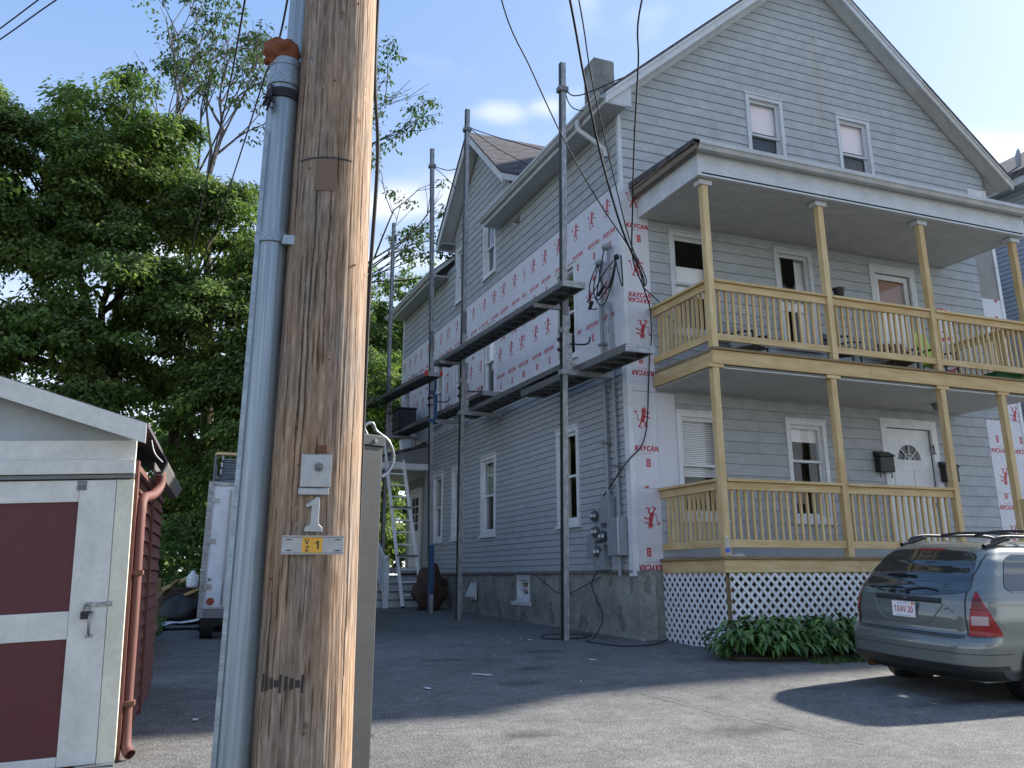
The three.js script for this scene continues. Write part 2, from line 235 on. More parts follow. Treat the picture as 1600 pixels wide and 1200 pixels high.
// ---------- the grey house ----------
const FRONT = new THREE.Matrix4(), SIDE = new THREE.Matrix4().makeRotationY(-Math.PI / 2);   // local (along wall, up, out)
const on = (W, g) => g.applyMatrix4(W);
function courses(W, parent, name, mat, { y0, y1, exp, thick, edge, open = [], joint = 0, len = 0, stain = [], seed = 1, first = 0 }) {
  const r = rng(seed), vary = mat.vertexColors;
  for (let k = 0; ; k++) {
    const yb = y0 + k * exp; if (yb > y1 - 0.02) break;
    const yt = Math.min(yb + exp, y1), cuts = [yb, yt]; for (const o of open) for (const y of [o[2], o[3]]) if (y > yb + 0.006 && y < yt - 0.006) cuts.push(y);
    cuts.sort((a, b) => a - b);
    const out = y => 0.006 + (thick - 0.006) * (1 - (y - yb) / exp), rowTone = 0.96 + r() * 0.07, pcs = [];
    for (let q = 0; q + 1 < cuts.length; q++) {
      const s = cuts[q] + (q ? 0 : exp > 0.15 ? 0.006 : 0.008), t = cuts[q + 1], [as, bs] = edge(s + 0.001), [at, bt] = edge(t - 0.001); if (bs - as < 0.03) continue;
      let iv = [[as, at, bs, Math.max(bt, at)]];
      for (const o of open) if (o[2] < t - 0.005 && o[3] > s + 0.005) {
        const nx = []; for (const [a, a2, b, b2] of iv) { if (o[1] <= Math.min(a, a2) || o[0] >= Math.max(b, b2)) { nx.push([a, a2, b, b2]); continue; } if (o[0] > a + 0.004) nx.push([a, a2, o[0], o[0]]); if (o[1] < b - 0.004) nx.push([o[1], o[1], b, b2]); } iv = nx;
      }
      const step = joint || len; let off = joint ? joint * ((k % 2) * 0.5) : len * ((k * 2) % 5) / 5;
      for (let [a, a2, b, b2] of iv) {
        const at2 = []; if (step) for (let n = Math.ceil((Math.max(a, a2) - off) / step + 0.05), u; (u = n * step + off) < Math.min(b, b2) - 0.05; n++) at2.push(u); for (const st of stain) if (s > st[2] && t < st[3]) for (const u of [st[0], st[1]]) if (u > Math.max(a, a2) + 0.02 && u < Math.min(b, b2) - 0.02) at2.push(u);
        for (const u of at2.sort((p, q) => p - q)) { const n = Math.round(u * 100); if (u < Math.max(a, a2) + 0.004) continue; pcs.push({ v: [a, a2, u - 0.0006, u - 0.0006], s, t, q, seg: n, g: pcs.length }); a = a2 = u + 0.0006; }
        pcs.push({ v: [a, a2, b, b2], s, t, q, seg: 1e3, g: pcs.length });
      }
    }
    const join = (p, o) => { const from = o.g, to = p.g; if (from !== to) for (const z of pcs) if (z.g === from) z.g = to; };
    for (const p of pcs) for (const o of pcs) { if (o.q === p.q + 1 && o.v[0] < p.v[3] - 0.01 && p.v[1] < o.v[2] - 0.01) join(p, o); if (joint && o.q === p.q && Math.abs(o.v[0] - p.v[2]) < 0.002) join(p, o); }
    for (const id of new Set(pcs.map(p => p.g))) {                 // one board for each run between openings
      const pos = [], col = [], w = rowTone * (0.97 + r() * 0.05), c = [w * (0.99 + r() * 0.02), w, w * (0.99 + r() * 0.02)];
      for (const { v: [a, a2, b, b2], s, t } of pcs.filter(p => p.g === id)) {
        const os = out(s), ot = out(t), F = (A, B, C, D) => pos.push(...A, ...B, ...C, ...A, ...C, ...D);
        F([a, s, os], [b, s, os], [b2, t, ot], [a2, t, ot]); F([a, s, 0.001], [b, s, 0.001], [b, s, os], [a, s, os]); F([a, s, 0.001], [a, s, os], [a2, t, ot], [a2, t, 0.001]); F([b, s, os], [b, s, 0.001], [b2, t, 0.001], [b2, t, ot]);
        if (vary) { const k2 = 0.965 + r() * 0.055, mu = (a + b) / 2, sn = stain.find(q => mu > q[0] && mu < q[1] && s > q[2] && t < q[3]), tc = sn ? sn[4] : [1, 1, 1]; for (let i = 0; i < 24; i++) col.push(c[0] * k2 * tc[0], c[1] * k2 * tc[1], c[2] * k2 * tc[2]); }
      }
      const g = new THREE.BufferGeometry(); g.setAttribute('position', new THREE.Float32BufferAttribute(pos, 3)); if (vary) g.setAttribute('color', new THREE.Float32BufferAttribute(col, 3));
      g.computeVertexNormals(); uvBox(g, r() * 5, r() * 5); mesh(name, on(W, g), mat, parent);
    }
  }
}
function slab(W, name, outline, holes, mat, parent, depth = 0.14) {
  const s = new THREE.Shape(outline.map(p => new THREE.Vector2(...p)));
  for (const [a, b, c, d] of holes) s.holes.push(new THREE.Path([[a, c], [a, d], [b, d], [b, c]].map(p => new THREE.Vector2(...p))));
  const g = plain(new THREE.ExtrudeGeometry(s, { depth, bevelEnabled: false })); g.translate(0, 0, -depth); uvBox(g); return mesh(name, on(W, g), mat, parent);
}
function makeWindow(W, parent, [u0, u1, y0, y1], o = {}) {
  const c = o.casing ?? 0.075, L = (...a) => on(W, box(...a)), mat = o.mat ?? M.white, i0 = u0 + c, i1 = u1 - c, j0 = y0 + c, j1 = y1 - c, mid = o.mid ?? (j0 + j1) / 2;
  const w = mesh('window', [L(u0, i0, y0, y1, -0.01, 0.038), L(i1, u1, y0, y1, -0.01, 0.038), L(i0, i1, j1, y1, -0.01, 0.036), L(i0, i1, y0, j0, -0.01, 0.036), L(u0 - 0.02, u1 + 0.02, y1 + 0.001, y1 + 0.03, 0.002, 0.055),
    L(i0 - 0.001, i0 + 0.02, j0, j1, -0.135, -0.011), L(i1 - 0.02, i1 + 0.001, j0, j1, -0.135, -0.011), L(i0 + 0.02, i1 - 0.02, j1 - 0.02, j1 + 0.001, -0.135, -0.011), L(i0 + 0.02, i1 - 0.02, j0 - 0.001, j0 + 0.02, -0.135, -0.011)], mat, parent);
  mesh('sill', L(u0 - 0.025, u1 + 0.025, y0 - 0.045, y0 - 0.001, -0.005, 0.07), mat, w);
  const sash = (a, b, p, q, z) => { const s = 0.042; mesh('sash', [L(a, a + s, p, q, z, z + 0.03), L(b - s, b, p, q, z, z + 0.03), L(a + s, b - s, q - s, q, z, z + 0.028), L(a + s, b - s, p, p + s, z, z + 0.028)], mat, w);
    const g = plain(new THREE.PlaneGeometry(b - a - 2 * s + 0.01, q - p - 2 * s + 0.01)); g.translate((a + b) / 2, (p + q) / 2, z + 0.012); mesh('pane', on(W, g), M.glass, w); };
  const lo = o.raise ?? 0;
  sash(i0 + 0.02, i1 - 0.02, mid - 0.02, j1 - 0.02, -0.05); sash(i0 + 0.02, i1 - 0.02, j0 + 0.02 + lo, mid + 0.02 + lo * 0.6, -0.085);
  if (o.bars) { const n = o.bars; mesh('grille', Array.from({ length: n }, (_, k) => { const u = i0 + (i1 - i0) * (k + 1) / (n + 1); return L(u - 0.01, u + 0.01, mid, j1 - 0.06, -0.042, -0.034); }), mat, w); }
  if (o.shade) mesh('roller_shade', L(i0 + 0.03, i1 - 0.03, j1 - (j1 - j0) * o.shade, j1 - 0.03, -0.115, -0.11), o.shadeMat ?? M.pink, w);
  if (o.band) mesh('reflection_band', L(i0 + 0.03, i1 - 0.03, j1 - (j1 - j0) * o.band[1], j1 - (j1 - j0) * o.band[0], -0.115, -0.11), M.blind, w);  // white strip behind the panes, a painted stand-in for the reflection in the glass
  if (o.blind) { const s = []; for (let y = j1 - 0.06; y > j1 - (j1 - j0) * o.blind; y -= 0.03) s.push(on(W, plain(new THREE.PlaneGeometry(i1 - i0 - 0.06, 0.03).rotateX(-0.6).translate((i0 + i1) / 2, y, -0.112)))); mesh('venetian_blind', s, M.blind, w); }
  if (o.curtain) { const s = []; const side = (a, b) => { const p = []; for (let k = 0; k <= 14; k++) { const u = a + (b - a) * k / 14; p.push([u, Math.sin(k * 1.9) * 0.012 - 0.15]); } for (let k = 0; k < 14; k++) s.push(on(W, quads([[[p[k][0], j0, p[k][1]], [p[k + 1][0], j0, p[k + 1][1]], [p[k + 1][0], j1, p[k + 1][1]], [p[k][0], j1, p[k][1]]]]))); };
    side(i0, i0 + (i1 - i0) * o.curtain); side(i1 - (i1 - i0) * o.curtain, i1); mesh('curtain', s, o.curtainMat ?? M.curtain, w); }
  if (o.screen) { const g = plain(new THREE.PlaneGeometry(i1 - i0 - 0.04, mid - j0)); g.translate((i0 + i1) / 2, (mid + j0) / 2, -0.13); mesh('insect_screen', on(W, g), M.screen, w); }
  return w;
}
const inset = ([a, b, c, d], k = 0.06) => [a + k, b - k, c + k, d - k];
const house = thing('grey_house', 'tall grey gabled house with two-storey porch, half re-sided in white board', 'house');
{
  const sideLow = [[-10.45, -9.6, 1.75, 3.44], [-8.85, -8.0, 1.75, 3.44], [-6.77, -5.86, 1.75, 3.44], [-2.69, -1.79, 1.75, 3.44]];
  const sideUp = [[-13.6, -12.95, 4.9, 6.2], [-10.5, -9.75, 4.75, 6.45], [-8.85, -8.05, 4.75, 6.45], [-6.72, -5.9, 4.75, 6.45], [-2.62, -1.75, 4.7, 6.47]];
  const sideTop = [[-8.8, -8.0, 7.65, 9.1], [-6.72, -5.9, 7.65, 9.1]];
  const sideAll = [...sideLow, ...sideUp, ...sideTop];
  const sw = slab(SIDE, 'side_wall', [[-14, 4.45], [-11.2, 4.45], [-11.2, 0.97], [-0.14, 0.97], [-0.14, 8.8], [-5.05, 8.8], [-5.05, 9.62], [-7.0, 11.35], [-8.96, 9.62], [-8.96, 8.8], [-14, 8.8]], sideAll.map(o => inset(o)), M.sheath, house);
  courses(SIDE, sw, 'clapboard', M.vinyl, { y0: 0.985, y1: 4.44, exp: 0.108, thick: 0.022, edge: () => [-11.12, -0.06], open: sideLow, len: 3.66, seed: 11 });
  courses(SIDE, sw, 'shingle_course', M.shingle, { y0: 7.34, y1: 11.33, exp: 0.184, thick: 0.02, joint: 0.61, open: sideTop, seed: 12,
    edge: y => y < 8.8 ? [-13.95, -0.05] : y < 9.62 ? [-8.96, -5.05] : [-8.96 + (y - 9.62) * 1.13, -5.05 - (y - 9.62) * 1.13] });
  // insulation boards between: two courses of sheets with open seams
  const rw = rng(5);
  for (const [y0, y1] of [[4.452, 5.88], [5.884, 7.335]]) for (let z = -0.06; z > -13.9;) {
    const w = Math.min(1.6 + rw() * 1.3, z + 13.95), a = z - w + 0.004, cut = sideUp.filter(o => o[0] < z && o[1] > a && o[2] < y1 && o[3] > y0), pc = [];
    const us = [a, z, ...cut.flatMap(o => [o[0], o[1]])].filter(u => u >= a - 1e-6 && u <= z + 1e-6).sort((p, q) => p - q);
    for (let i = 0; i + 1 < us.length; i++) { if (us[i + 1] - us[i] < 0.01) continue; const m = (us[i] + us[i + 1]) / 2, h = cut.find(o => o[0] < m && o[1] > m); const o1 = 0.009 + rw() * 0.003;
      if (!h) pc.push(box(us[i], us[i + 1], y0, y1, 0.001, o1)); else { if (h[2] > y0 + 0.01) pc.push(box(us[i], us[i + 1], y0, h[2], 0.001, o1)); if (h[3] < y1 - 0.01) pc.push(box(us[i], us[i + 1], h[3], y1, 0.001, o1)); } }
    if (pc.length) { const g = merge(pc); uvBox(g, rw() * 0.4, -y1 % 1.22); mesh('insulation_board', on(SIDE, g), M.wrap, sw); }
    z -= w;
  }
  sideLow.forEach((o, i) => makeWindow(SIDE, house, o, { curtain: [0.2, 0.3, 0.35, 0.22][i], curtainMat: i === 2 ? M.curtain : i === 3 ? std(lin(0.35, 0.34, 0.27), 0.9) : M.curtain, screen: i !== 3, shade: i === 3 ? 0.0 : 0 }));
  sideUp.forEach((o, i) => makeWindow(SIDE, house, o, { casing: 0.06, curtain: i === 3 ? 0.42 : 0.2, curtainMat: i === 3 ? M.blind : M.curtain, screen: i % 2 === 1 }));
  sideTop.forEach(o => makeWindow(SIDE, house, o, { screen: true, curtain: 0.1 }));
  // front
  const ySlope = x => 8.62 + 0.87 * (x + 0.42) - 0.02;
  const low = [[0.85, 1.72, 1.75, 3.44], [3.0, 3.84, 1.75, 3.44]], up = [[0.89, 1.75, 4.75, 6.56], [3.07, 3.91, 4.72, 6.55]], gab = [[2.73, 3.58, 8.0, 9.61], [4.87, 5.71, 8.0, 9.61]];
  const doorLow = [5.08, 6.4, 1.15, 3.6], doorUp = [5.26, 6.38, 4.08, 6.55];
  const fAll = [...low, ...up, ...gab, doorLow, doorUp];
  const hole = o => o === doorLow || o === doorUp ? [o[0] + 0.1, o[1] - 0.1, o[2], o[3] - 0.1] : inset(o);
  const fw = slab(FRONT, 'front_wall', [[0, 0.97], [8.7, 0.97], [8.7, ySlope(0)], [4.35, ySlope(4.35)], [0, ySlope(0)]], fAll.map(hole), M.sheath, house);
  const span = (y, a, b) => { const k = Math.max(0, (y - ySlope(0)) / 0.87); return [Math.max(a, k + 0.001), Math.min(b, 8.7 - k - 0.001)]; };
  courses(FRONT, fw, 'shingle_course', M.shingle, { y0: 0.985, y1: 12.6, exp: 0.184, thick: 0.02, joint: 0.61, stain: [[4.42, 4.52, 8.9, 11.2, [1.0, 0.955, 0.89]], [4.52, 4.58, 9.2, 11.6, [0.99, 0.92, 0.83]], [4.58, 4.7, 9.0, 10.9, [1.0, 0.96, 0.9]], [6.3, 6.42, 9.2, 10.2, [0.97, 0.95, 0.92]], [1.9, 2.05, 8.3, 9.4, [0.97, 0.95, 0.92]]], seed: 14, open: [...fAll, [-1, 0.5, 0, 7.3], [-1, 0.86, 2.2, 3.72], [7.72, 9, 0, 3.74], [8.12, 9, 3.74, 7.5], [8.2, 8.7, 8.3, 8.62]], edge: y => span(y, 0.05, 8.65) });
  for (const [a, b, c, d] of [[0.06, 0.5, 0.99, 2.2], [0.06, 0.5, 2.2, 3.72], [0.5, 0.85, 2.2, 3.72], [0.06, 0.5, 3.725, 5.3], [0.06, 0.5, 5.305, 7.3], [7.725, 8.65, 0.99, 2.35], [7.725, 8.65, 2.355, 3.735], [8.125, 8.65, 3.74, 6.2], [8.21, 8.64, 8.31, 8.61]])
    mesh('insulation_board', uvBox(box(a + 0.002, b - 0.002, c + 0.002, d - 0.002, 0.001, 0.011), a * 0.3, d), d > 8 ? M.white : (a + d * 3) % 1.3 < 0.75 ? M.wrapF : M.wrapG, fw);
  low.forEach((o, i) => makeWindow(FRONT, house, o, i ? { shade: 0.18, shadeMat: M.blind, mid: 2.75 } : { blind: 0.62 }));
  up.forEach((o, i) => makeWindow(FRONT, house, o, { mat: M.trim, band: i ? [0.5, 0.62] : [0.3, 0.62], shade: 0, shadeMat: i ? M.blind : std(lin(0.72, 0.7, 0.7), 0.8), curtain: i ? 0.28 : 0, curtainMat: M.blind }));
  gab.forEach(o => makeWindow(FRONT, house, o, { mat: M.trim, shade: 0.43, screen: true }));
  // doors
  const door = (o, slabMat, fan) => {
    const [a, b, c, d] = o, w = mesh('door_frame', [box(a, a + 0.13, c, d, -0.02, 0.035), box(b - 0.13, b, c, d, -0.02, 0.035), box(a + 0.13, b - 0.13, d - 0.16, d, -0.02, 0.033)], fan ? M.white : M.trim, house);
    const x0 = a + 0.14, x1 = b - 0.14, top = d - 0.17;
    if (fan) {
      const s = new THREE.Shape([[x0, c], [x1, c], [x1, top], [x0, top]].map(p => new THREE.Vector2(...p))), h = new THREE.Path(), cx = (x0 + x1) / 2, cy = top - 0.55; h.moveTo(cx + 0.27, cy); h.absarc(cx, cy, 0.27, 0, Math.PI, false); h.lineTo(cx + 0.27, cy); s.holes.push(h);
      const g = plain(new THREE.ExtrudeGeometry(s, { depth: 0.04, bevelEnabled: false, curveSegments: 16 })); g.translate(0, 0, -0.075); const dm = mesh('door', uvBox(g), slabMat, house);
      const fr = []; for (const k of [0, 0.25, 0.5, 0.75, 1]) { const t = k * Math.PI; if (k > 0 && k < 1) fr.push(beam([cx, cy, -0.04], [cx + Math.cos(t) * 0.27, cy + Math.sin(t) * 0.27, -0.04], 0.016, 0.016)); } fr.push(plain(new THREE.TorusGeometry(0.11, 0.009, 6, 16, Math.PI)).translate(cx, cy, -0.04)); mesh('fanlight_bars', fr, M.white, dm);
      const pg = plain(new THREE.CircleGeometry(0.27, 20, 0, Math.PI)); pg.translate(cx, cy, -0.055); mesh('pane', pg, M.glass, dm);
      for (const [p, q, e, f] of [[x0 + 0.12, cx - 0.06, c + 0.95, cy - 0.15], [cx + 0.06, x1 - 0.12, c + 0.95, cy - 0.15], [x0 + 0.12, cx - 0.06, c + 0.2, c + 0.8], [cx + 0.06, x1 - 0.12, c + 0.2, c + 0.8]]) mesh('door_panel', box(p, q, e, f, -0.036, -0.026, 0.004), slabMat, dm);
      mesh('door_knob', plain(new THREE.SphereGeometry(0.035, 10, 8)).translate(x1 - 0.07, c + 0.95, 0.0), M.steel, dm);
    } else {                                                      // storm door: glass over a panel
      const dm = mesh('door', [box(x0, x0 + 0.1, c, top, -0.06, -0.03), box(x1 - 0.1, x1, c, top, -0.06, -0.03), box(x0 + 0.1, x1 - 0.1, top - 0.1, top, -0.06, -0.031), box(x0 + 0.1, x1 - 0.1, c + 0.9, c + 1.0, -0.06, -0.031), box(x0 + 0.1, x1 - 0.1, c, c + 0.2, -0.06, -0.031)], M.white, house);
      mesh('pane', plain(new THREE.PlaneGeometry(x1 - x0 - 0.18, 1.15)).translate((x0 + x1) / 2, c + 1.58, -0.045), M.glass, dm); mesh('inner_door', box(x0 + 0.02, x1 - 0.02, c, top, -0.12, -0.09), std(lin(0.3, 0.17, 0.12), 0.6), dm); mesh('lower_panel', box(x0 + 0.1, x1 - 0.1, c + 0.2, c + 0.9, -0.055, -0.04), std(lin(0.55, 0.38, 0.3), 0.6), dm);
      mesh('half_curtain', box(x0 + 0.1, x1 - 0.1, c + 1.0, c + 1.75, -0.082, -0.078), M.blind, dm);
    }
  };
  door(doorLow, M.white, true); door(doorUp, M.trim, false);
  { const t = new THREE.Group(); mesh('house_number', [box(-0.014, 0.014, 0, 0.16, 0, 0.012), box(-0.04, 0.04, 0, 0.022, 0, 0.011), beam([-0.045, 0.118, 0.006], [0, 0.15, 0.006], 0.022, 0.01)].map(g => g.translate(6.27, 3.0, 0.036)), M.black, house); }
  // other walls, foundation
  mesh('far_side_wall', box(8.56, 8.7, 0.97, 8.8, -14, -0.14), M.shingle.clone(), house).material.vertexColors = false;
  mesh('rear_wall', [extrude([[0.3, 0.97], [8.56, 0.97], [8.56, 8.8], [4.35, 12.5], [0.14, 8.8], [0.14, 4.5], [0.3, 4.5]], 0.14).translate(0, 0, -14)], M.grey, house);
  mesh('entry_wall', box(0.25, 0.38, 0.97, 4.4, -13.98, -11.2), paint(0.3, 0.33, 0.29, 0.8), house);
  mesh('entry_return', box(0.0, 0.38, 0.97, 4.44, -11.21, -11.19), M.vinyl, house);
  mesh('upper_floor', box(0.1, 8.6, 4.2, 4.42, -14, -0.15), M.oldwood, house); mesh('top_floor', box(0.1, 8.6, 7.3, 7.5, -14, -0.15), M.oldwood, house); mesh('ground_floor', box(0.1, 8.6, 0.9, 1.1, -14, -0.15), M.oldwood, house);
  const bw = [-4.9, -4.1, 0.42, 0.92], f = slab(SIDE, 'foundation', [[-13.9, -0.6], [0.05, -0.6], [0.05, 0.968], [-13.9, 0.968]], [bw], M.conc, house, 0.3); f.position.x = 0.02;
  const f2 = slab(FRONT, 'foundation', [[0.33, -0.6], [8.65, -0.6], [8.65, 0.968], [0.33, 0.968]], [], M.conc, house, 0.3); f2.position.z = 0.03;
  makeWindow(SIDE, house, [bw[0] + 0.12, bw[1] - 0.02, bw[2] + 0.04, bw[3] - 0.02], { casing: 0.05 }).position.x = 0.06; mesh('basement_sill', on(SIDE, box(bw[0] - 0.1, bw[1] + 0.04, bw[2] - 0.05, bw[2] + 0.02, -0.1, 0.02)), M.white, f);
  mesh('drip_edge', on(SIDE, box(-11.1, -0.02, 0.95, 0.984, 0.002, 0.03)), M.dgrey, house);
  // corner boards
  mesh('corner_board', [box(-0.028, 0.062, 0.9, 4.45, -0.02, 0.03), box(-0.028, 0.0, 0.9, 4.45, -0.12, -0.02)], M.white, house);
  mesh('corner_board', [box(-0.02, 0.055, 4.455, 7.3, -0.03, 0.022), box(-0.02, 0.0, 4.455, 7.3, -0.1, -0.03)], M.white, house, 'strip of white board folded round the upper house corner');
  mesh('corner_board', [box(-0.016, 0.05, 7.305, 8.78, -0.05, 0.018)], M.trim, house); mesh('corner_board', box(8.64, 8.72, 0.97, 8.62, -0.05, 0.022), M.white, house); mesh('corner_board', on(SIDE, box(-14.02, -13.94, 4.4, 8.75, -0.01, 0.025)), M.white, house); mesh('corner_board', on(SIDE, box(-11.2, -11.12, 0.97, 4.44, 0, 0.025)), M.vinyl, house);
  // roof
  const top = x => 8.80 + 0.87 * (x + 0.42), prof = (a, b, t0, t1) => [[a, top(a) - t0], [b, top(b) - t0], [b, top(b) - t1], [a, top(a) - t1]], mir = p => p.map(([x, y]) => [8.7 - x, y]).reverse();
  const ex = (p, z0, z1) => extrude(p, z1 - z0).translate(0, 0, z0);
  const roof = mesh('roof', [ex(prof(-0.42, 4.35, 0, 0.05), -5.7, 0.4), ex(prof(0.25, 4.35, 0, 0.05), -9.42, -5.7), ex(prof(-0.42, 4.35, 0, 0.05), -14.35, -9.42), ex(mir(prof(-0.42, 4.35, 0, 0.05)), -14.35, 0.4)], M.roof, house);
  mesh('roof_sheathing', [ex(prof(-0.4, 4.35, 0.052, 0.16), -5.7, 0.33), ex(prof(0.3, 4.35, 0.052, 0.16), -9.42, -5.7), ex(prof(-0.4, 4.35, 0.052, 0.16), -14.3, -9.42), ex(mir(prof(-0.4, 4.35, 0.052, 0.16)), -14.3, 0.33)], M.trim, roof);
  mesh('rake_board', [ex(prof(-0.42, 4.35, 0.055, 0.25), 0.333, 0.375), ex(prof(-0.42, 4.35, 0.053, 0.11), 0.377, 0.395)], M.trim, house);
  mesh('rake_board', [ex(mir(prof(1.75, 4.35, 0.055, 0.25)), 0.333, 0.375), ex(mir(prof(1.75, 4.35, 0.053, 0.11)), 0.377, 0.395)], M.trim, house);
  mesh('rake_board', [ex(mir(prof(-0.42, 1.75, 0.058, 0.24)), 0.331, 0.37), ex(mir(prof(-0.42, 1.75, 0.055, 0.11)), 0.372, 0.388)], paint(0.6, 0.59, 0.55, 0.8, 0.9), house, 'lower piece of the right rake, older weathered white paint');
  mesh('soffit', ex(prof(-0.4, 4.35, 0.165, 0.185), 0.025, 0.33), M.trim, house); mesh('soffit', ex(mir(prof(1.75, 4.35, 0.165, 0.185)), 0.025, 0.33), M.trim, house); mesh('soffit', ex(mir(prof(-0.4, 1.75, 0.165, 0.187)), 0.025, 0.33), paint(0.58, 0.57, 0.54, 0.8, 0.9), house);
  mesh('frieze_board', ex(prof(0.06, 4.35, 0.19, 0.34), 0.017, 0.035), M.trim, house);
  each('eave_soffit', [box(-0.4, -0.002, 8.58, 8.61, -5.7, 0.325), box(-0.4, -0.002, 8.58, 8.61, -13.98, -9.42)], M.gutter, house);
  mesh('eave_return', extrude([[-0.4, 8.6], [0.1, 8.6], [0.1, 9.06], [-0.4, 8.63]], 0.02).translate(0, 0, 0.305), M.trim, house); each('eave_fascia', [box(-0.425, -0.402, 8.56, 8.74, -5.7, 0.33), box(-0.425, -0.402, 8.56, 8.74, -14.3, -9.42)], M.trim, house);
  const gut = [[0, 0], [-0.07, 0], [-0.1, 0.05], [-0.12, 0.06], [-0.12, 0.11], [-0.112, 0.11], [-0.108, 0.066], [-0.092, 0.052], [-0.064, 0.008], [-0.006, 0.008], [-0.006, 0.11], [0, 0.11]];
  mesh('gutter', extrude(gut.slice().reverse(), 6.05).translate(-0.43, 8.645, -5.7), M.gutter, house); mesh('gutter', extrude(gut.slice().reverse(), 4.9).translate(-0.43, 8.63, -14.35), M.gutter, house);
  mesh('downspout_elbow', [tube([[-0.5, 8.66, -0.55], [-0.5, 8.5, -0.55], [-0.42, 8.4, -0.5], [-0.18, 8.15, -0.36], [-0.1, 8.05, -0.32], [-0.08, 7.92, -0.32]], 0.045, 24, 8)], M.trim, house);
  mesh('roof_bracket', box(-0.07, -0.02, 8.3, 8.42, -4.55, -4.45), M.dgrey, house);
  // cross gable over the side wall
  const dt = z => 11.65 - 0.885 * Math.abs(z + 7.0), dp = (a, b, t0, t1) => [[a, dt(a) - t0], [b, dt(b) - t0], [b, dt(b) - t1], [a, dt(a) - t1]], exx = (p, x0, x1) => on(SIDE, extrude(p, x1 - x0).translate(0, 0, -x1));
  const cg = mesh('cross_gable_roof', [exx(dp(-9.43, -7, 0, 0.05), -0.42, 3.2), exx(dp(-7, -4.57, 0, 0.05), -0.42, 3.2)], M.roof, house);
  mesh('roof_sheathing', [exx(dp(-9.4, -7, 0.052, 0.15), -0.36, 3.1), exx(dp(-7, -4.6, 0.052, 0.15), -0.36, 3.1)], M.trim, cg);
  mesh('rake_board', [exx(dp(-9.43, -7, 0.055, 0.27), -0.395, -0.363)], M.trim, house); mesh('rake_board', [exx(dp(-7, -4.57, 0.055, 0.27), -0.395, -0.363)], M.trim, house);
  mesh('soffit', [exx(dp(-9.4, -7, 0.155, 0.175), -0.36, -0.02), exx(dp(-7, -4.6, 0.155, 0.175), -0.36, -0.02)], M.gutter, house);
  mesh('eave_return', box(-0.36, 0.0, 9.36, 9.38, -9.4, -8.97), M.gutter, house); each('eave_fascia', [box(-0.36, 1.4, 9.3, 9.47, -4.6, -4.575), box(-0.36, 1.4, 9.3, 9.47, -9.425, -9.4)], M.trim, house); mesh('eave_soffit', [box(0, 1.2, 9.36, 9.38, -5.04, -4.6)], M.gutter, house);
  each('dormer_cheek', [box(0.02, 1.4, 8.6, 9.65, -5.2, -5.06), box(0.02, 1.4, 8.6, 9.65, -8.95, -8.81)], M.dgrey, house);
  mesh('vent_pipe', cyl(V(-0.02, 8.35, -4.5), V(-0.12, 8.3, -4.5), 0.05), M.dgrey, house);
  const ch = mesh('chimney', [box(1.03, 1.52, 9.6, 11.62, -3.25, -2.78)], M.conc, house); mesh('chimney_cap', box(1.05, 1.5, 11.622, 11.65, -3.23, -2.8), M.conc, ch);
}
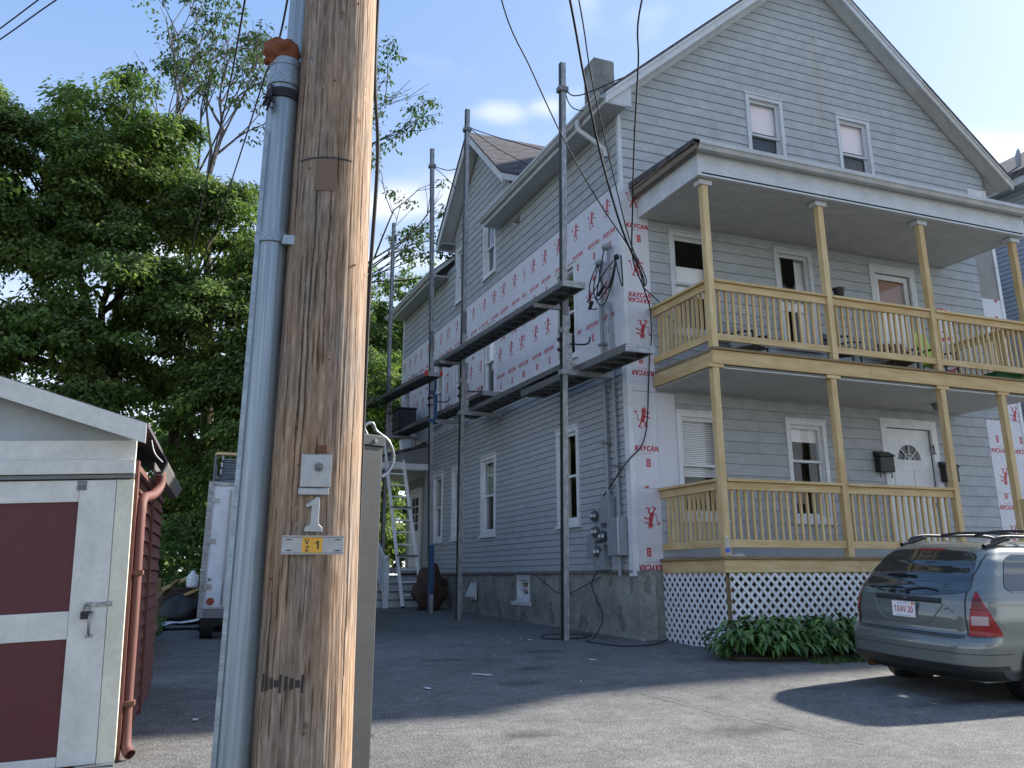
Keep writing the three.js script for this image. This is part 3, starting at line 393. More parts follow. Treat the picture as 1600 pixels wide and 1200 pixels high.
// ---------- front porch ----------
const porch = thing('front_porch', 'two-storey front porch of fresh yellow lumber with white lattice skirt', 'porch');
{
  const X0 = 0.45, X1 = 7.1, Z1 = 1.72, D1 = 1.15, D2 = 4.07, P = 0.105;
  const B = (name, ...a) => mesh(name, bar(...a, 0.006), M.woods[Math.floor(R0() * 4)], porch);
  // lower deck
  mesh('deck', box(X0 + 0.05, X1, 1.06, D1 - 0.004, 0.03, Z1 - 0.08), M.oldwood, porch);
  each('deck_nosing', [bar(X0 - 0.03, 4.95, D1 - 0.04, D1, Z1 - 0.08, Z1 + 0.02, 0.004), bar(X0 - 0.03, X0 + 0.05, D1 - 0.04, D1, 0.03, Z1 - 0.081, 0.004), bar(4.95, X1, D1 - 0.04, D1, Z1 - 0.08, Z1 + 0.02, 0.004)], M.oldwood, porch);
  B('fascia_board', X0 - 0.01, 2.75, 0.94, D1 - 0.042, Z1 - 0.06, Z1 - 0.02); B('fascia_board', 2.753, X1, 0.94, D1 - 0.042, Z1 - 0.06, Z1 - 0.02); B('fascia_board', X0, X0 + 0.04, 0.94, D1 - 0.042, 0.04, Z1 - 0.062);
  // upper deck
  mesh('deck', box(X0 + 0.04, X1, D2 - 0.07, D2 - 0.002, 0.03, Z1 - 0.05), M.oldwood, porch);
  mesh('deck_nosing', [bar(X0 - 0.02, X1, D2 - 0.036, D2, Z1 - 0.05, Z1 + 0.03, 0.004)], M.oldwood, porch);
  B('beam_board', X0 - 0.01, 3.35, 3.83, D2 - 0.038, Z1 - 0.045, Z1); B('beam_board', 3.353, X1 + 0.02, 3.83, D2 - 0.038, Z1 - 0.045, Z1); B('beam_board', X0 - 0.005, X0 + 0.04, 3.8, D2 - 0.07, 0.04, Z1 - 0.047); B('beam_board', X1 - 0.02, X1 + 0.02, 3.83, D2 - 0.07, 0.04, Z1 - 0.047);
  // ceilings of narrow boards
  for (const [y, x0, x1, z1] of [[3.78, X0 + 0.045, X1 - 0.03, Z1 - 0.05], [6.71, 0.36, 7.14, 1.86]]) { const n = 16, w = (z1 - 0.03) / n; for (let k = 0; k < n; k++) mesh('ceiling_board', bar(x0, x1, y, y + 0.018, 0.03 + k * w, 0.03 + (k + 1) * w - 0.006), M.ceil, porch); mesh('ceiling_backing', box(x0, x1, y + 0.02, y + 0.045, 0.03, z1), M.dgrey, porch); }
  // roof
  mesh('porch_roof', [extrude([[0.035, 7.32], [0.035, 7.2], [1.95, 7.12], [2.02, 7.12], [2.02, 7.2]].reverse(), 7.2).rotateY(-Math.PI / 2).scale(1, 1, 1).translate(7.35, 0, 0)], M.roof, porch);
  mesh('roof_frieze', [box(0.3, 7.2, 6.7, 7.08, 1.78, 1.86), box(0.3, 0.36, 6.7, 7.1, 0.04, 1.779), box(7.14, 7.2, 6.7, 7.1, 0.04, 1.779)], M.trim, porch);
  mesh('gutter', extrude([[0, 0], [0.07, 0], [0.1, 0.05], [0.125, 0.065], [0.125, 0.13], [0.115, 0.13], [0.11, 0.07], [0.09, 0.055], [0.066, 0.008], [0.006, 0.008], [0.006, 0.13], [0, 0.13]], 7.1).rotateY(-Math.PI / 2).translate(7.32, 7.045, 1.962), M.gutter, porch);
  mesh('barge_board', [box(0.18, 0.24, 7.04, 7.14, 0.05, 2.0), box(0.16, 0.26, 7.142, 7.18, 0.05, 2.02)], M.rot, porch, 'rotted dark edge of the porch roof by the wires'); mesh('roof_soffit', box(0.242, 7.3, 7.084, 7.1, 0.05, 1.96), M.trim, porch);
  // posts
  const post = (x, y0, y1, z = Z1 - 0.05) => B('post', x - P / 2, x + P / 2, y0, y1, z - P / 2, z + P / 2);
  const up = [X0 + P / 2, 2.7, 4.85, X1 - P / 2], lo = [X0 + P / 2, 2.63, 4.85, 6.2];
  up.forEach(x => { post(x, D2, 6.69); mesh('post_cap', box(x - 0.11, x + 0.11, 6.62, 6.698, Z1 - 0.05 + P / 2 - 0.14, Z1 + 0.03), M.trim, porch); });
  lo.forEach(x => { post(x, D1, 3.8, Z1 - 0.075); B('post_plate', x - 0.13, x + 0.13, 3.775, 3.828, Z1 - 0.13, Z1 - 0.01); });
  // railings: top rail, bottom rail, single balusters
  const bal = {};
  function rail(x0, z0, x1, z1, y) {
    const ax = Math.abs(x1 - x0) > Math.abs(z1 - z0), L = ax ? x1 - x0 : z1 - z0, T = (a, b, c, d, w) => ax ? B('rail', x0, x1, a, b, z0 - w, z0 + w) : B('rail', x0 - w, x0 + w, a, b, z0, z1);
    T(y + 1.01, y + 1.05, 0, 0, 0.07); T(y + 0.9, y + 1.009, 0, 0, 0.02); T(y + 0.12, y + 0.225, 0, 0, 0.02);
    const n = Math.round(L / 0.122); for (let k = 1; k < n; k++) {
      const v = 1 + (k * 7 % 3), key = 'b' + v; bal[key] ??= bar(-0.018, 0.018, 0, 0.76, -0.018, 0.018); const m = mesh('baluster', bal[key], M.woods[(k * 5 + Math.floor(R0() * 2)) % 4], porch); const t = L * k / n;
      m.position.set(ax ? x0 + t : x0 + 0.041, y + 0.15, ax ? z0 - 0.041 : z0 + t); m.rotation.set((R0() - 0.5) * 0.008, Math.floor(R0() * 4) * Math.PI / 2, (R0() - 0.5) * 0.016);
    }
  }
  const zr = Z1 - 0.05;
  rail(up[0] + P / 2, zr, up[1] - P / 2, zr, D2); rail(up[1] + P / 2, zr, up[2] - P / 2, zr, D2); rail(up[2] + P / 2, zr, up[3] - P / 2, zr, D2); rail(X0 + 0.045, 0.04, X0 + 0.045, zr - P / 2, D2); rail(X1 - 0.06, 0.04, X1 - 0.06, zr - P / 2, D2);
  const zl = Z1 - 0.075; rail(lo[0] + P / 2, zl, lo[1] - P / 2, zl, D1); rail(lo[1] + P / 2, zl, lo[2] - P / 2, zl, D1); rail(X0 + 0.045, 0.04, X0 + 0.045, zl - P / 2, D1);
  // stairs and their newels
  for (let k = 0; k < 6; k++) B('stair_tread', 4.98, 6.1, 0.94 - k * 0.2, 0.975 - k * 0.2, Z1 + 0.02 + k * 0.26, Z1 + 0.3 + k * 0.26);
  B('newel', 6.12, 6.23, -0.2, 1.95, 2.75, 2.86); B('newel', 4.86, 4.97, -0.2, 1.95, 2.75, 2.86);
  // lattice skirt: each slat cut to the panel
  const clip = (poly, ax, lim, keep) => { const o = []; poly.forEach((p, i) => { const q = poly[(i + 1) % poly.length], a = keep * (p[ax] - lim) >= 0, b = keep * (q[ax] - lim) >= 0; if (a) o.push(p); if (a !== b) { const t = (lim - p[ax]) / (q[ax] - p[ax]); o.push([p[0] + (q[0] - p[0]) * t, p[1] + (q[1] - p[1]) * t]); } }); return o; };
  function lattice(W, u0, u1, y0f, y1, off) {
    const first = new THREE.Group(); const w = 0.02, sp = 0.142, parts = [];
    for (const dir of [1, -1]) for (let c = u0 - 1.4; c < u1 + 1.4; c += sp) {
      const d = w * Math.SQRT1_2, H = 1.3; let p = dir > 0 ? [[c - w * 1.42, y1 - H], [c + w * 1.42, y1 - H], [c + w * 1.42 + H, y1], [c - w * 1.42 + H, y1]] : [[c - w * 1.42 + H, y1 - H], [c + w * 1.42 + H, y1 - H], [c + w * 1.42, y1], [c - w * 1.42, y1]];
      p = clip(p, 0, u0, 1); if (p.length) p = clip(p, 0, u1, -1); if (p.length > 2) { const lowY = y0f; p = clip(p, 1, lowY, 1); }
      if (p.length < 3) continue; const xs = p.map(q => q[0]), ys = p.map(q => q[1]); if (Math.max(...xs) - Math.min(...xs) < 0.02 || Math.max(...ys) - Math.min(...ys) < 0.02) continue;
      parts.push(on(W, extrude(p, 0.007).translate(0, 0, off + (dir > 0 ? 0 : 0.008))));
    }
    const panel = mesh('lattice_panel', on(W, box(u0, u1, y1 - 0.04, y1, off - 0.03, off - 0.002)), M.oldwood, porch);
    parts.forEach(g => mesh('slat', g, M.lattice, panel));
  }
  lattice(FRONT, X0 + 0.06, 4.9, -0.06, 0.935, Z1 - 0.05); lattice(SIDE, 0.06, Z1 - 0.07, -0.04, 0.935, -X0 - 0.01);
  each('skirt_post', [box(X0 + 0.03, X0 + 0.13, -0.1, 0.9, Z1 - 0.19, Z1 - 0.09), box(2.6, 2.7, -0.1, 0.9, Z1 - 0.19, Z1 - 0.09), box(4.8, 4.9, -0.1, 0.9, Z1 - 0.19, Z1 - 0.09)], M.oldwood, porch);
}
// things on and by the porch
function mailbox(x, y, label) {
  const t = thing('mailbox', label, 'mailbox', 'black mailboxes beside the front door', [x, y, 0.06]);
  mesh('box', [box(-0.16, 0.16, 0, 0.26, -0.02, 0.12, 0.012)], M.black, t); mesh('lid', extrude([[0, 0], [0.16, 0], [0.165, 0.02], [0.02, 0.1], [0, 0.1]], 0.34).rotateY(-Math.PI / 2).translate(0.17, 0.265, -0.02), M.black, t);
  mesh('paper_hook', [box(-0.14, -0.12, -0.1, 0, 0.05, 0.06), box(0.12, 0.14, -0.1, 0, 0.05, 0.06)], M.black, t); return t;
}
mailbox(5.0, 2.62, 'black mailbox left of the white front door'); const mb2 = mailbox(6.5, 2.5, 'black mailbox right of the front door under the house number');
mesh('label', box(-0.09, 0.09, 0.13, 0.2, 0.122, 0.124), M.white, mb2); mesh('address_card', box(-0.06, 0.06, 0.02, 0.07, 0.122, 0.124), M.white, mb2);
{ const t = thing('porch_light', 'small dark ceiling light over the front door', 'light fixture', null, [5.75, 3.74, 0.7]); mesh('canopy', cyl(V(0, 0.0, 0), V(0, 0.036, 0), 0.08, 0.08, 16), M.dgrey, t); mesh('shade', plain(new THREE.SphereGeometry(0.06, 14, 8)).translate(0, -0.03, 0), M.dgrey, t); }
function chair(label, pos, turn, mat, back = 0.5) {
  const t = thing('porch_chair', label, 'chair', null, pos, turn);
  mesh('seat', plain(new RoundedBoxGeometry(0.48, 0.05, 0.46, 2, 0.02)).translate(0, 0.42, 0), mat, t); mesh('backrest', plain(new RoundedBoxGeometry(0.46, back, 0.045, 2, 0.02)).rotateX(-0.22).translate(0, 0.44 + back / 2, -0.27), mat, t);
  for (const s of [-1, 1]) { mesh('leg', cyl(V(s * 0.21, 0, 0.2), V(s * 0.21, 0.62, 0.17), 0.016), M.black, t); mesh('leg', cyl(V(s * 0.21, 0, -0.26), V(s * 0.21, 0.45, -0.2), 0.016), M.black, t); mesh('armrest', tube([[s * 0.25, 0.62, 0.2], [s * 0.25, 0.65, 0], [s * 0.24, 0.63, -0.3]], 0.02, 10), M.black, t); }
}
chair('grey mesh porch chair behind the upper railing, nearest the house corner', [2.05, 4.07, 0.5], 0.4, std(lin(0.3, 0.3, 0.3), 0.9), 0.42);
chair('bright green porch chair on the upper deck', [5.95, 4.07, 0.75], 0.25, std(lin(0.42, 0.62, 0.03), 0.5), 0.62);
chair('dark brown wooden chair on the upper deck beside the green one', [5.15, 4.07, 0.6], -0.3, std(lin(0.16, 0.1, 0.07), 0.7), 0.4);
chair('charcoal folding chair by the upper storm door', [3.75, 4.07, 0.8], 0.5, std(lin(0.1, 0.1, 0.11), 0.9), 0.35);
{ const t = thing('planter', 'green planter box on the upper deck floor by the right end', 'planter', null, [6.75, 4.07, 1.35]); mesh('trough', extrude([[-0.1, 0], [0.1, 0], [0.13, 0.18], [-0.13, 0.18]], 0.7).rotateY(Math.PI / 2).translate(-0.35, 0, 0), std(lin(0.02, 0.16, 0.05), 0.5), t); mesh('soil', box(-0.33, 0.33, 0.15, 0.181, -0.11, 0.11), M.soil, t); }
{ const t = thing('flower_pot', 'small black flower pot standing on the upper railing', 'pot', null, [2.95, 5.12, 1.66]); mesh('pot', plain(new THREE.LatheGeometry([[0.001, 0], [0.065, 0], [0.09, 0.13], [0.1, 0.135], [0.1, 0.15], [0.085, 0.15], [0.075, 0.06], [0.001, 0.05]].map(p => new THREE.Vector2(...p)), 16)), M.black, t); }
{ const t = thing('water_bottle', 'clear water bottle with blue label on the lower deck edge', 'bottle', null, [0.49, 1.15, 1.7]); mesh('bottle', plain(new THREE.LatheGeometry([[0.001, 0], [0.032, 0], [0.034, 0.02], [0.034, 0.12], [0.03, 0.13], [0.034, 0.14], [0.03, 0.19], [0.013, 0.22], [0.013, 0.24], [0.001, 0.24]].map(p => new THREE.Vector2(...p)), 14)), new THREE.MeshPhysicalMaterial({ color: 0xeaf2fa, roughness: 0.08, transmission: 0.85, thickness: 0 }), t); mesh('label', cyl(V(0, 0.05, 0), V(0, 0.11, 0), 0.0352, 0.0352, 14, true), std(lin(0.05, 0.12, 0.45), 0.5), t); mesh('cap', cyl(V(0, 0.241, 0), V(0, 0.262, 0), 0.015), M.white, t); }
{ const t = thing('foil_sheet', 'white board offcut leaning at the upper porch end by the house corner', 'board', null, [6.9, 4.07, 0.12]); mesh('sheet', bar(-0.22, 0.22, 0, 1.75, 0, 0.012).rotateX(-0.03), M.wrapF, t); }
for (const [x, z, s, l] of [[0.95, 1.3, 0.07, 'white scrap of paper on the lower deck behind the side railing'], [2.9, 1.4, 0.12, 'crumpled white bag on the upper deck edge']]) { const g = new THREE.IcosahedronGeometry(s, 1), p = g.attributes.position, r = rng(s * 1000); for (let i = 0; i < p.count; i++) { const n = 1 + 0.5 * fbm(p.getX(i) * 20, p.getY(i) * 20, p.getZ(i) * 20, 2); p.setXYZ(i, p.getX(i) * n * 1.4, Math.max(p.getY(i) * n * 0.6, -s * 0.3) + s * 0.3, p.getZ(i) * n); } g.computeVertexNormals(); const o = single('litter', g, M.white, l, 'litter'); o.position.set(x, l.includes('lower') ? 1.146 : 4.068, z); }
// ---------- scaffolding: pole jacks and aluminium planks ----------
function jackPole(label, base, top, jacks) {
  const a = V(...base), b = V(...top), t = thing('scaffold_pole', label, 'scaffold pole', 'pump-jack poles along the side wall', base), L = b.y - a.y, lean = [(b.x - a.x) / L, (b.z - a.z) / L], at = y => V(lean[0] * (y - a.y), y - a.y, lean[1] * (y - a.y));
  const A = at(a.y), B = at(b.y), sh = (g, dx, dz) => g.translate(dx, 0, dz);
  mesh('pole', beam(A, B, 0.085, 0.085), M.alu, t); mesh('rubber_facing', sh(beam(A, B, 0.012, 0.087), -0.0495, 0), M.black, t);
  mesh('sleeve_joint', beam(at(a.y + L * 0.52), at(a.y + L * 0.52 + 0.5), 0.096, 0.092).translate(0.006, 0, 0), M.dalu, t);
  mesh('top_collar', [box(-0.09, 0.08, 0, 0.09, -0.07, 0.07).translate(...at(b.y - 0.55).toArray())], M.dalu, t);
  for (const [y, kind, tone] of jacks) {
    const c = at(y), j = mesh('pump_jack', [box(-0.075, 0.075, -0.06, 0.02, -0.075, 0.075).translate(c.x, c.y, c.z), box(0.05, 0.13, 0.02, 0.62, -0.035, 0.035).translate(c.x, c.y, c.z), box(-0.07, 0.07, 0.62, 0.7, -0.06, 0.06).translate(c.x, c.y, c.z)], tone ? M.blue : M.alu, t);
    mesh('platform_arm', box(0.06, 0.86, -0.05, 0.03, -0.03, 0.03).translate(c.x, c.y, c.z), M.alu, j); mesh('arm_end', cyl(V(c.x + 0.82, c.y, c.z), V(c.x + 0.82, c.y - 0.25, c.z), 0.008), M.rust, j);
    mesh('bench_arm', box(-0.5, 0.1, 1.0, 1.06, -0.03, 0.03).translate(c.x, c.y, c.z), M.alu, j); mesh('bench_riser', box(0.055, 0.11, 0.7, 1.06, -0.028, 0.028).translate(c.x, c.y, c.z), tone ? M.blue : M.alu, j);
    mesh('crank_handle', tube([[0.1, 0.45, 0.05], [0.22, 0.42, 0.14], [0.34, 0.44, 0.2], [0.36, 0.54, 0.22]].map(p => [p[0] + c.x, p[1] + c.y, p[2] + c.z]), 0.014, 14), M.black, j);
    mesh('foot_clamp', [cyl(V(c.x - 0.1, c.y + 0.5, c.z), V(c.x + 0.02, c.y + 0.54, c.z), 0.03), cyl(V(c.x - 0.1, c.y + 0.34, c.z), V(c.x + 0.02, c.y + 0.36, c.z), 0.03)], M.black, j);
  }
  return t;
}
jackPole('nearest scaffold pole, silver with black face, by the house corner', [-1.0, gy(0, -0.35) + 0.002, -0.35], [-1.0, 9.42, -0.08], [[4.0, 0, 0]]);
jackPole('second scaffold pole from the house corner, tallest against the cross gable', [-1.0, gy(0, -5.28) + 0.002, -5.28], [-1.02, 11.15, -5.12], [[4.18, 0, 0]]);
const jp3 = jackPole('third scaffold pole with blue painted foot beside the ladder', [-0.9, gy(0, -7.5) + 0.002, -7.5], [-0.95, 11.6, -8.15], [[4.42, 0, 1]]); mesh('painted_foot', box(-0.058, 0.05, 0.0, 1.45, -0.05, 0.05).translate(0, 0, -0.03), M.blue, jp3);
jackPole('rearmost scaffold pole standing free against the trees', [-1.0, gy(0, -11.6) + 0.002, -11.6], [-1.0, 10.9, -11.8], [[4.6, 0, 0]]);
function plank(label, a, b, w, h) {
  const A = V(...a), B = V(...b), L = A.distanceTo(B), t = thing('scaffold_plank', label, 'scaffold plank', 'aluminium planks on the scaffold', a); t.lookAt(B);
  for (const s of [-1, 1]) mesh('side_rail', bar(s * w / 2 - 0.02, s * w / 2 + 0.02, -h, 0, 0, L), M.dalu, t);
  mesh('deck', bar(-w / 2 + 0.021, w / 2 - 0.021, -0.02, -0.002, 0.01, L - 0.01), M.dalu, t);
  const n = Math.floor(L / 0.38); for (let k = 0; k <= n; k++) { const z = 0.05 + (L - 0.1) * k / n; mesh('cross_bar', box(-w / 2 + 0.02, w / 2 - 0.02, -h + 0.01, -h + 0.05, z - 0.02, z + 0.02), M.dalu, t); if (k < n) { const z2 = 0.05 + (L - 0.1) * (k + 1) / n, f = k % 2 ? 1 : -1; mesh('brace', beam([-f * (w / 2 - 0.03), -h + 0.07, z], [f * (w / 2 - 0.03), -h + 0.07, z2], 0.02, 0.02), M.alu, t); } }
  each('end_cap', [box(-w / 2 - 0.021, w / 2 + 0.021, -h - 0.002, 0.002, -0.012, -0.001), box(-w / 2 - 0.021, w / 2 + 0.021, -h - 0.002, 0.002, L + 0.001, L + 0.012)], M.alu, t); return t;
}
plank('lower aluminium plank running out past the house corner', [-0.52, 4.1, 1.32], [-0.52, 4.16, -2.6], 0.44, 0.11);
plank('lower aluminium plank between the two nearest poles, under the first-floor boards', [-0.5, 4.3, -0.9], [-0.5, 4.36, -6.4], 0.42, 0.09);
plank('lower aluminium plank between the third and rearmost poles, above the ladder', [-0.42, 4.62, -5.0], [-0.48, 4.82, -13.0], 0.4, 0.09);
plank('raised work-bench plank between the two nearest poles', [-1.26, 5.16, 0.72], [-1.26, 5.36, -5.9], 0.34, 0.09);
const pk5 = plank('raised work-bench plank with red rag at its near end, by the third pole', [-1.15, 5.36, -6.85], [-1.2, 5.68, -13.0], 0.34, 0.09); each('rag', [box(-0.2, -0.14, -0.08, 0.03, -0.03, 0.06), box(0.14, 0.2, -0.1, 0.03, -0.03, 0.06)], std(lin(0.4, 0.05, 0.04), 0.9), pk5);
{ const t = thing('tool_bin', 'dark tool bin standing on the lower plank by the rear pole', 'bin', null, [-0.45, 4.82, -12.0]); mesh('bin', box(-0.25, 0.25, 0, 0.55, -0.4, 0.4, 0.03), std(lin(0.015, 0.018, 0.03), 0.6), t); mesh('lid', box(-0.27, 0.27, 0.55, 0.6, -0.42, 0.42, 0.015), std(lin(0.015, 0.018, 0.03), 0.6), t); }
{ const ws = [[[-1.0, 9.05, -0.1], [-0.7, 8.98, -0.3], [0.1, 9.3, 0.1]], [[-1.0, 10.7, -5.1], [-0.4, 10.6, -5.1], [0.6, 10.2, -4.6]], [[-0.95, 11.1, -8.1], [-0.6, 10.95, -7.9], [-0.42, 10.95, -7.75]]];
  ws.forEach((p, i) => single('brace_rope', [tube(p, 0.012, 14, 5), tube([p[0], [p[1][0], p[1][1] - 0.25, p[1][2]], [p[2][0], p[2][1] - 0.55, p[2][2]]], 0.01, 14, 5)], M.rubber, ['brace rope from the nearest scaffold pole to the roof edge', 'brace rope from the second scaffold pole to the cross gable roof', 'brace rope from the third scaffold pole to the cross gable rake'][i], 'rope', 'brace ropes on the scaffold poles')); }
// ---------- services on the side wall ----------
{
  const t = thing('meter_bank', 'bank of round electric meters and grey boxes low on the side wall', 'electric meters', null, [-0.02, 0, 0]);
  const pb = mesh('panel_box', box(-0.16, -0.002, 1.2, 1.78, -0.52, -0.14, 0.01), M.elec, t); mesh('cover_edge', box(-0.17, -0.165, 1.22, 1.77, -0.16, -0.13), M.white, pb);
  mesh('trough_box', box(-0.14, -0.002, 1.7, 2.12, -0.78, -0.5, 0.01), M.elec, t); mesh('splice_box', box(-0.12, -0.002, 1.18, 1.55, -1.32, -1.05, 0.01), M.elec, t); mesh('splice_box', box(-0.14, -0.002, 0.99, 1.28, -1.05, -0.72, 0.01), M.elec, t);
  for (const [y, z] of [[1.83, -0.98], [1.58, -0.95], [1.5, -0.7], [1.27, -0.9]]) { const s = mesh('meter_socket', box(-0.1, -0.004, y - 0.13, y + 0.13, z - 0.1, z + 0.1, 0.01), M.elec, t); mesh('meter', [cyl(V(-0.1, y, z), V(-0.16, y, z), 0.088, 0.085, 20), cyl(V(-0.16, y, z), V(-0.2, y, z), 0.08, 0.06, 20)], M.steel, s); mesh('dial', box(-0.206, -0.2, y - 0.02, y + 0.03, z - 0.03, z + 0.03), M.white, s); }
  mesh('conduit', [tube([[-0.06, 2.1, -0.62], [-0.06, 3.2, -0.64], [-0.06, 4.4, -0.66], [-0.06, 5.35, -0.68]], 0.034, 24, 10)], M.elec, t); mesh('conduit', [tube([[-0.05, 1.78, -0.3], [-0.05, 3, -0.33], [-0.05, 4.3, -0.36], [-0.05, 5.3, -0.42]], 0.03, 24, 10)], M.elec, t); mesh('conduit', cyl(V(-0.07, 0.9, -0.3), V(-0.07, 1.2, -0.3), 0.03), M.elec, t);
  each('strap', [box(-0.11, -0.02, 2.95, 2.99, -0.71, -0.56), box(-0.09, -0.02, 2.55, 2.58, -0.4, -0.25), box(-0.11, -0.02, 4.6, 4.64, -0.73, -0.58)], M.dgrey, t);
}
{ const t = thing('weatherhead', 'grey service weatherheads with looped black wires on the white board', 'weatherhead', null, [-0.02, 0, 0]);
  for (const [y, z] of [[6.02, -0.62], [6.22, -0.35]]) { const m = mesh('mast', cyl(V(-0.06, y - 0.75, z - 0.02), V(-0.06, y, z), 0.026), M.elec, t); mesh('hood', plain(new THREE.SphereGeometry(0.075, 14, 10)).scale(1, 0.8, 1.2).translate(-0.1, y + 0.03, z), M.elec, m); }
  const L = [[[-0.14, 6.02, -0.62], [-0.2, 5.7, -0.8], [-0.16, 5.3, -0.85], [-0.12, 5.25, -0.7]], [[-0.14, 6.0, -0.6], [-0.22, 5.5, -0.62], [-0.2, 5.2, -0.35], [-0.15, 5.5, -0.1], [-0.12, 5.86, 0.02]], [[-0.14, 6.0, -0.58], [-0.2, 5.6, -0.35], [-0.18, 5.45, -0.15], [-0.12, 5.9, 0.0]], [[-0.14, 6.2, -0.36], [-0.22, 5.7, -0.4], [-0.2, 5.35, -0.55], [-0.16, 5.5, -0.2], [-0.12, 5.88, 0.0]], [[-0.12, 5.9, 0.0], [-0.16, 5.6, 0.16], [-0.14, 5.35, 0.24], [-0.14, 5.9, 0.22]], [[-0.16, 5.45, -1.0], [-0.18, 5.6, -0.6], [-0.18, 5.8, -0.2], [-0.12, 5.92, 0]]];
  L.forEach(p => mesh('drip_loop', tube(p, 0.011, 26, 6), M.rubber, t));
  mesh('splice', [cyl(V(-0.2, 5.42, -0.5), V(-0.19, 5.52, -0.32), 0.028), cyl(V(-0.19, 5.28, -0.86), V(-0.19, 5.38, -0.74), 0.028), plain(new THREE.SphereGeometry(0.05, 10, 8)).translate(-0.1, 5.95, 0.0)], M.rubber, t);
}
function cable(label, pts, r = 0.009, group = 'service wires to the house corner') { return single('overhead_cable', tube(pts, r, 60, 6), M.rubber, label, 'cable', group); }
const knot = [0.12, 5.32, 0.42];
cable('leftmost service wire, slanting across the nearest scaffold pole', [[-6.3, 9.2, 8.7], [-3.75, 7.12, 4.13], [-3.02, 6.92, 3.25], [-2.25, 6.48, 2.52], [-1.4, 5.91, 1.91], [-0.66, 5.4, 1.5], knot]);
cable('thick twisted service cable from the street to the house corner', [[-6.25, 9.2, 8.75], [-3.12, 6.98, 4.59], [-2.49, 6.72, 3.64], [-1.79, 6.16, 2.72], [-1.05, 5.51, 1.92], [-0.5, 5.13, 1.44], knot], 0.015);
cable('thin service wire just right of the thick twisted cable', [[-6.2, 9.2, 8.8], [-3.1, 6.86, 4.77], [-2.44, 6.66, 3.74], [-1.71, 6.03, 2.83], [-0.95, 5.38, 1.93], [-0.45, 5.1, 1.45], knot], 0.009);
cable('rightmost service wire, hanging almost upright past the rake', [[-3.2, 8.6, 9.6], [-2.48, 6.86, 5.04], [-1.99, 6.75, 4.09], [-1.47, 6.26, 3.02], [-0.97, 5.83, 2.05], [-0.68, 5.4, 1.49], knot], 0.011);
cable('wire dropping from the service knot to the upper railing', [knot, [0.34, 5.12, 0.2], [0.43, 5.0, 0.08], [0.42, 4.6, 0.09], [0.38, 4.35, 0.08], [0.35, 3.9, 0.06], [0.2, 2.9, 0.06], [-0.06, 2.6, 0.0], [-0.08, 2.1, -0.85]], 0.011);
cable('wire running from the service knot to the upper window', [knot, [0.5, 5.12, 0.3], [0.8, 4.95, 0.1], [0.92, 4.94, 0.05]], 0.01);
cable('upper of the two street wires at the top left', [[-14.7, 9.26, -10.5], [-11.6, 9.24, -5.2], [-9.77, 9.215, -2.21], [-9.14, 9.21, -1.16], [-6.4, 9.18, 3.4]], 0.011, 'street wires');
cable('lower of the two street wires at the top left', [[-14.6, 8.8, -9.4], [-11.5, 8.97, -4.85], [-9.753, 9.05, -2.257], [-8.876, 9.146, -0.958], [-6, 9.25, 3.3]], 0.011, 'street wires');
cable('left wire dropping back over the big green trees', [[-6.4, 8.6, 8.9], [-6.38, 7.77, 2.12], [-6.34, 8.5, -2.12], [-6.48, 8.3, -6.79], [-6.6, 7.19, -11.7]], 0.013, 'street wires');
cable('right wire dropping back behind the conduit top', [[-6.3, 8.4, 8.8], [-5.98, 7.14, 3.22], [-5.86, 8.37, -0.86], [-6.07, 8.23, -6.08], [-6.65, 7.19, -11.73]], 0.013, 'street wires');
single('ground_cord', [tube([[-0.1, 1.02, -0.95], [-0.25, 0.8, -0.95], [-0.2, 0.3, -0.7], [-0.45, 0.03, -0.5], [-0.85, 0.015, 0.1], [-0.6, -0.02, 0.6], [-0.1, -0.02, 0.6], [0.35, 0.012, 0.25]], 0.009, 60, 6), tube([[-1.15, 0.03, -0.9], [-0.9, 0.03, -1.3], [-0.5, 0.035, -1.2], [-0.35, 0.03, -0.8], [-0.8, 0.02, -0.5], [-1.2, 0.02, -0.55], [-1.15, 0.03, -0.9]], 0.008, 50, 6)], M.rubber, 'black cord looping over the asphalt at the nearest pole foot', 'cord');
single('wall_cable', tube([[-0.03, 0.9, -1.05], [-0.06, 0.75, -1.6], [-0.07, 0.6, -2.4], [-0.06, 0.78, -3.2], [-0.04, 0.94, -3.7]], 0.008, 40, 5), M.rubber, 'black cable sagging along the concrete foundation', 'cable');
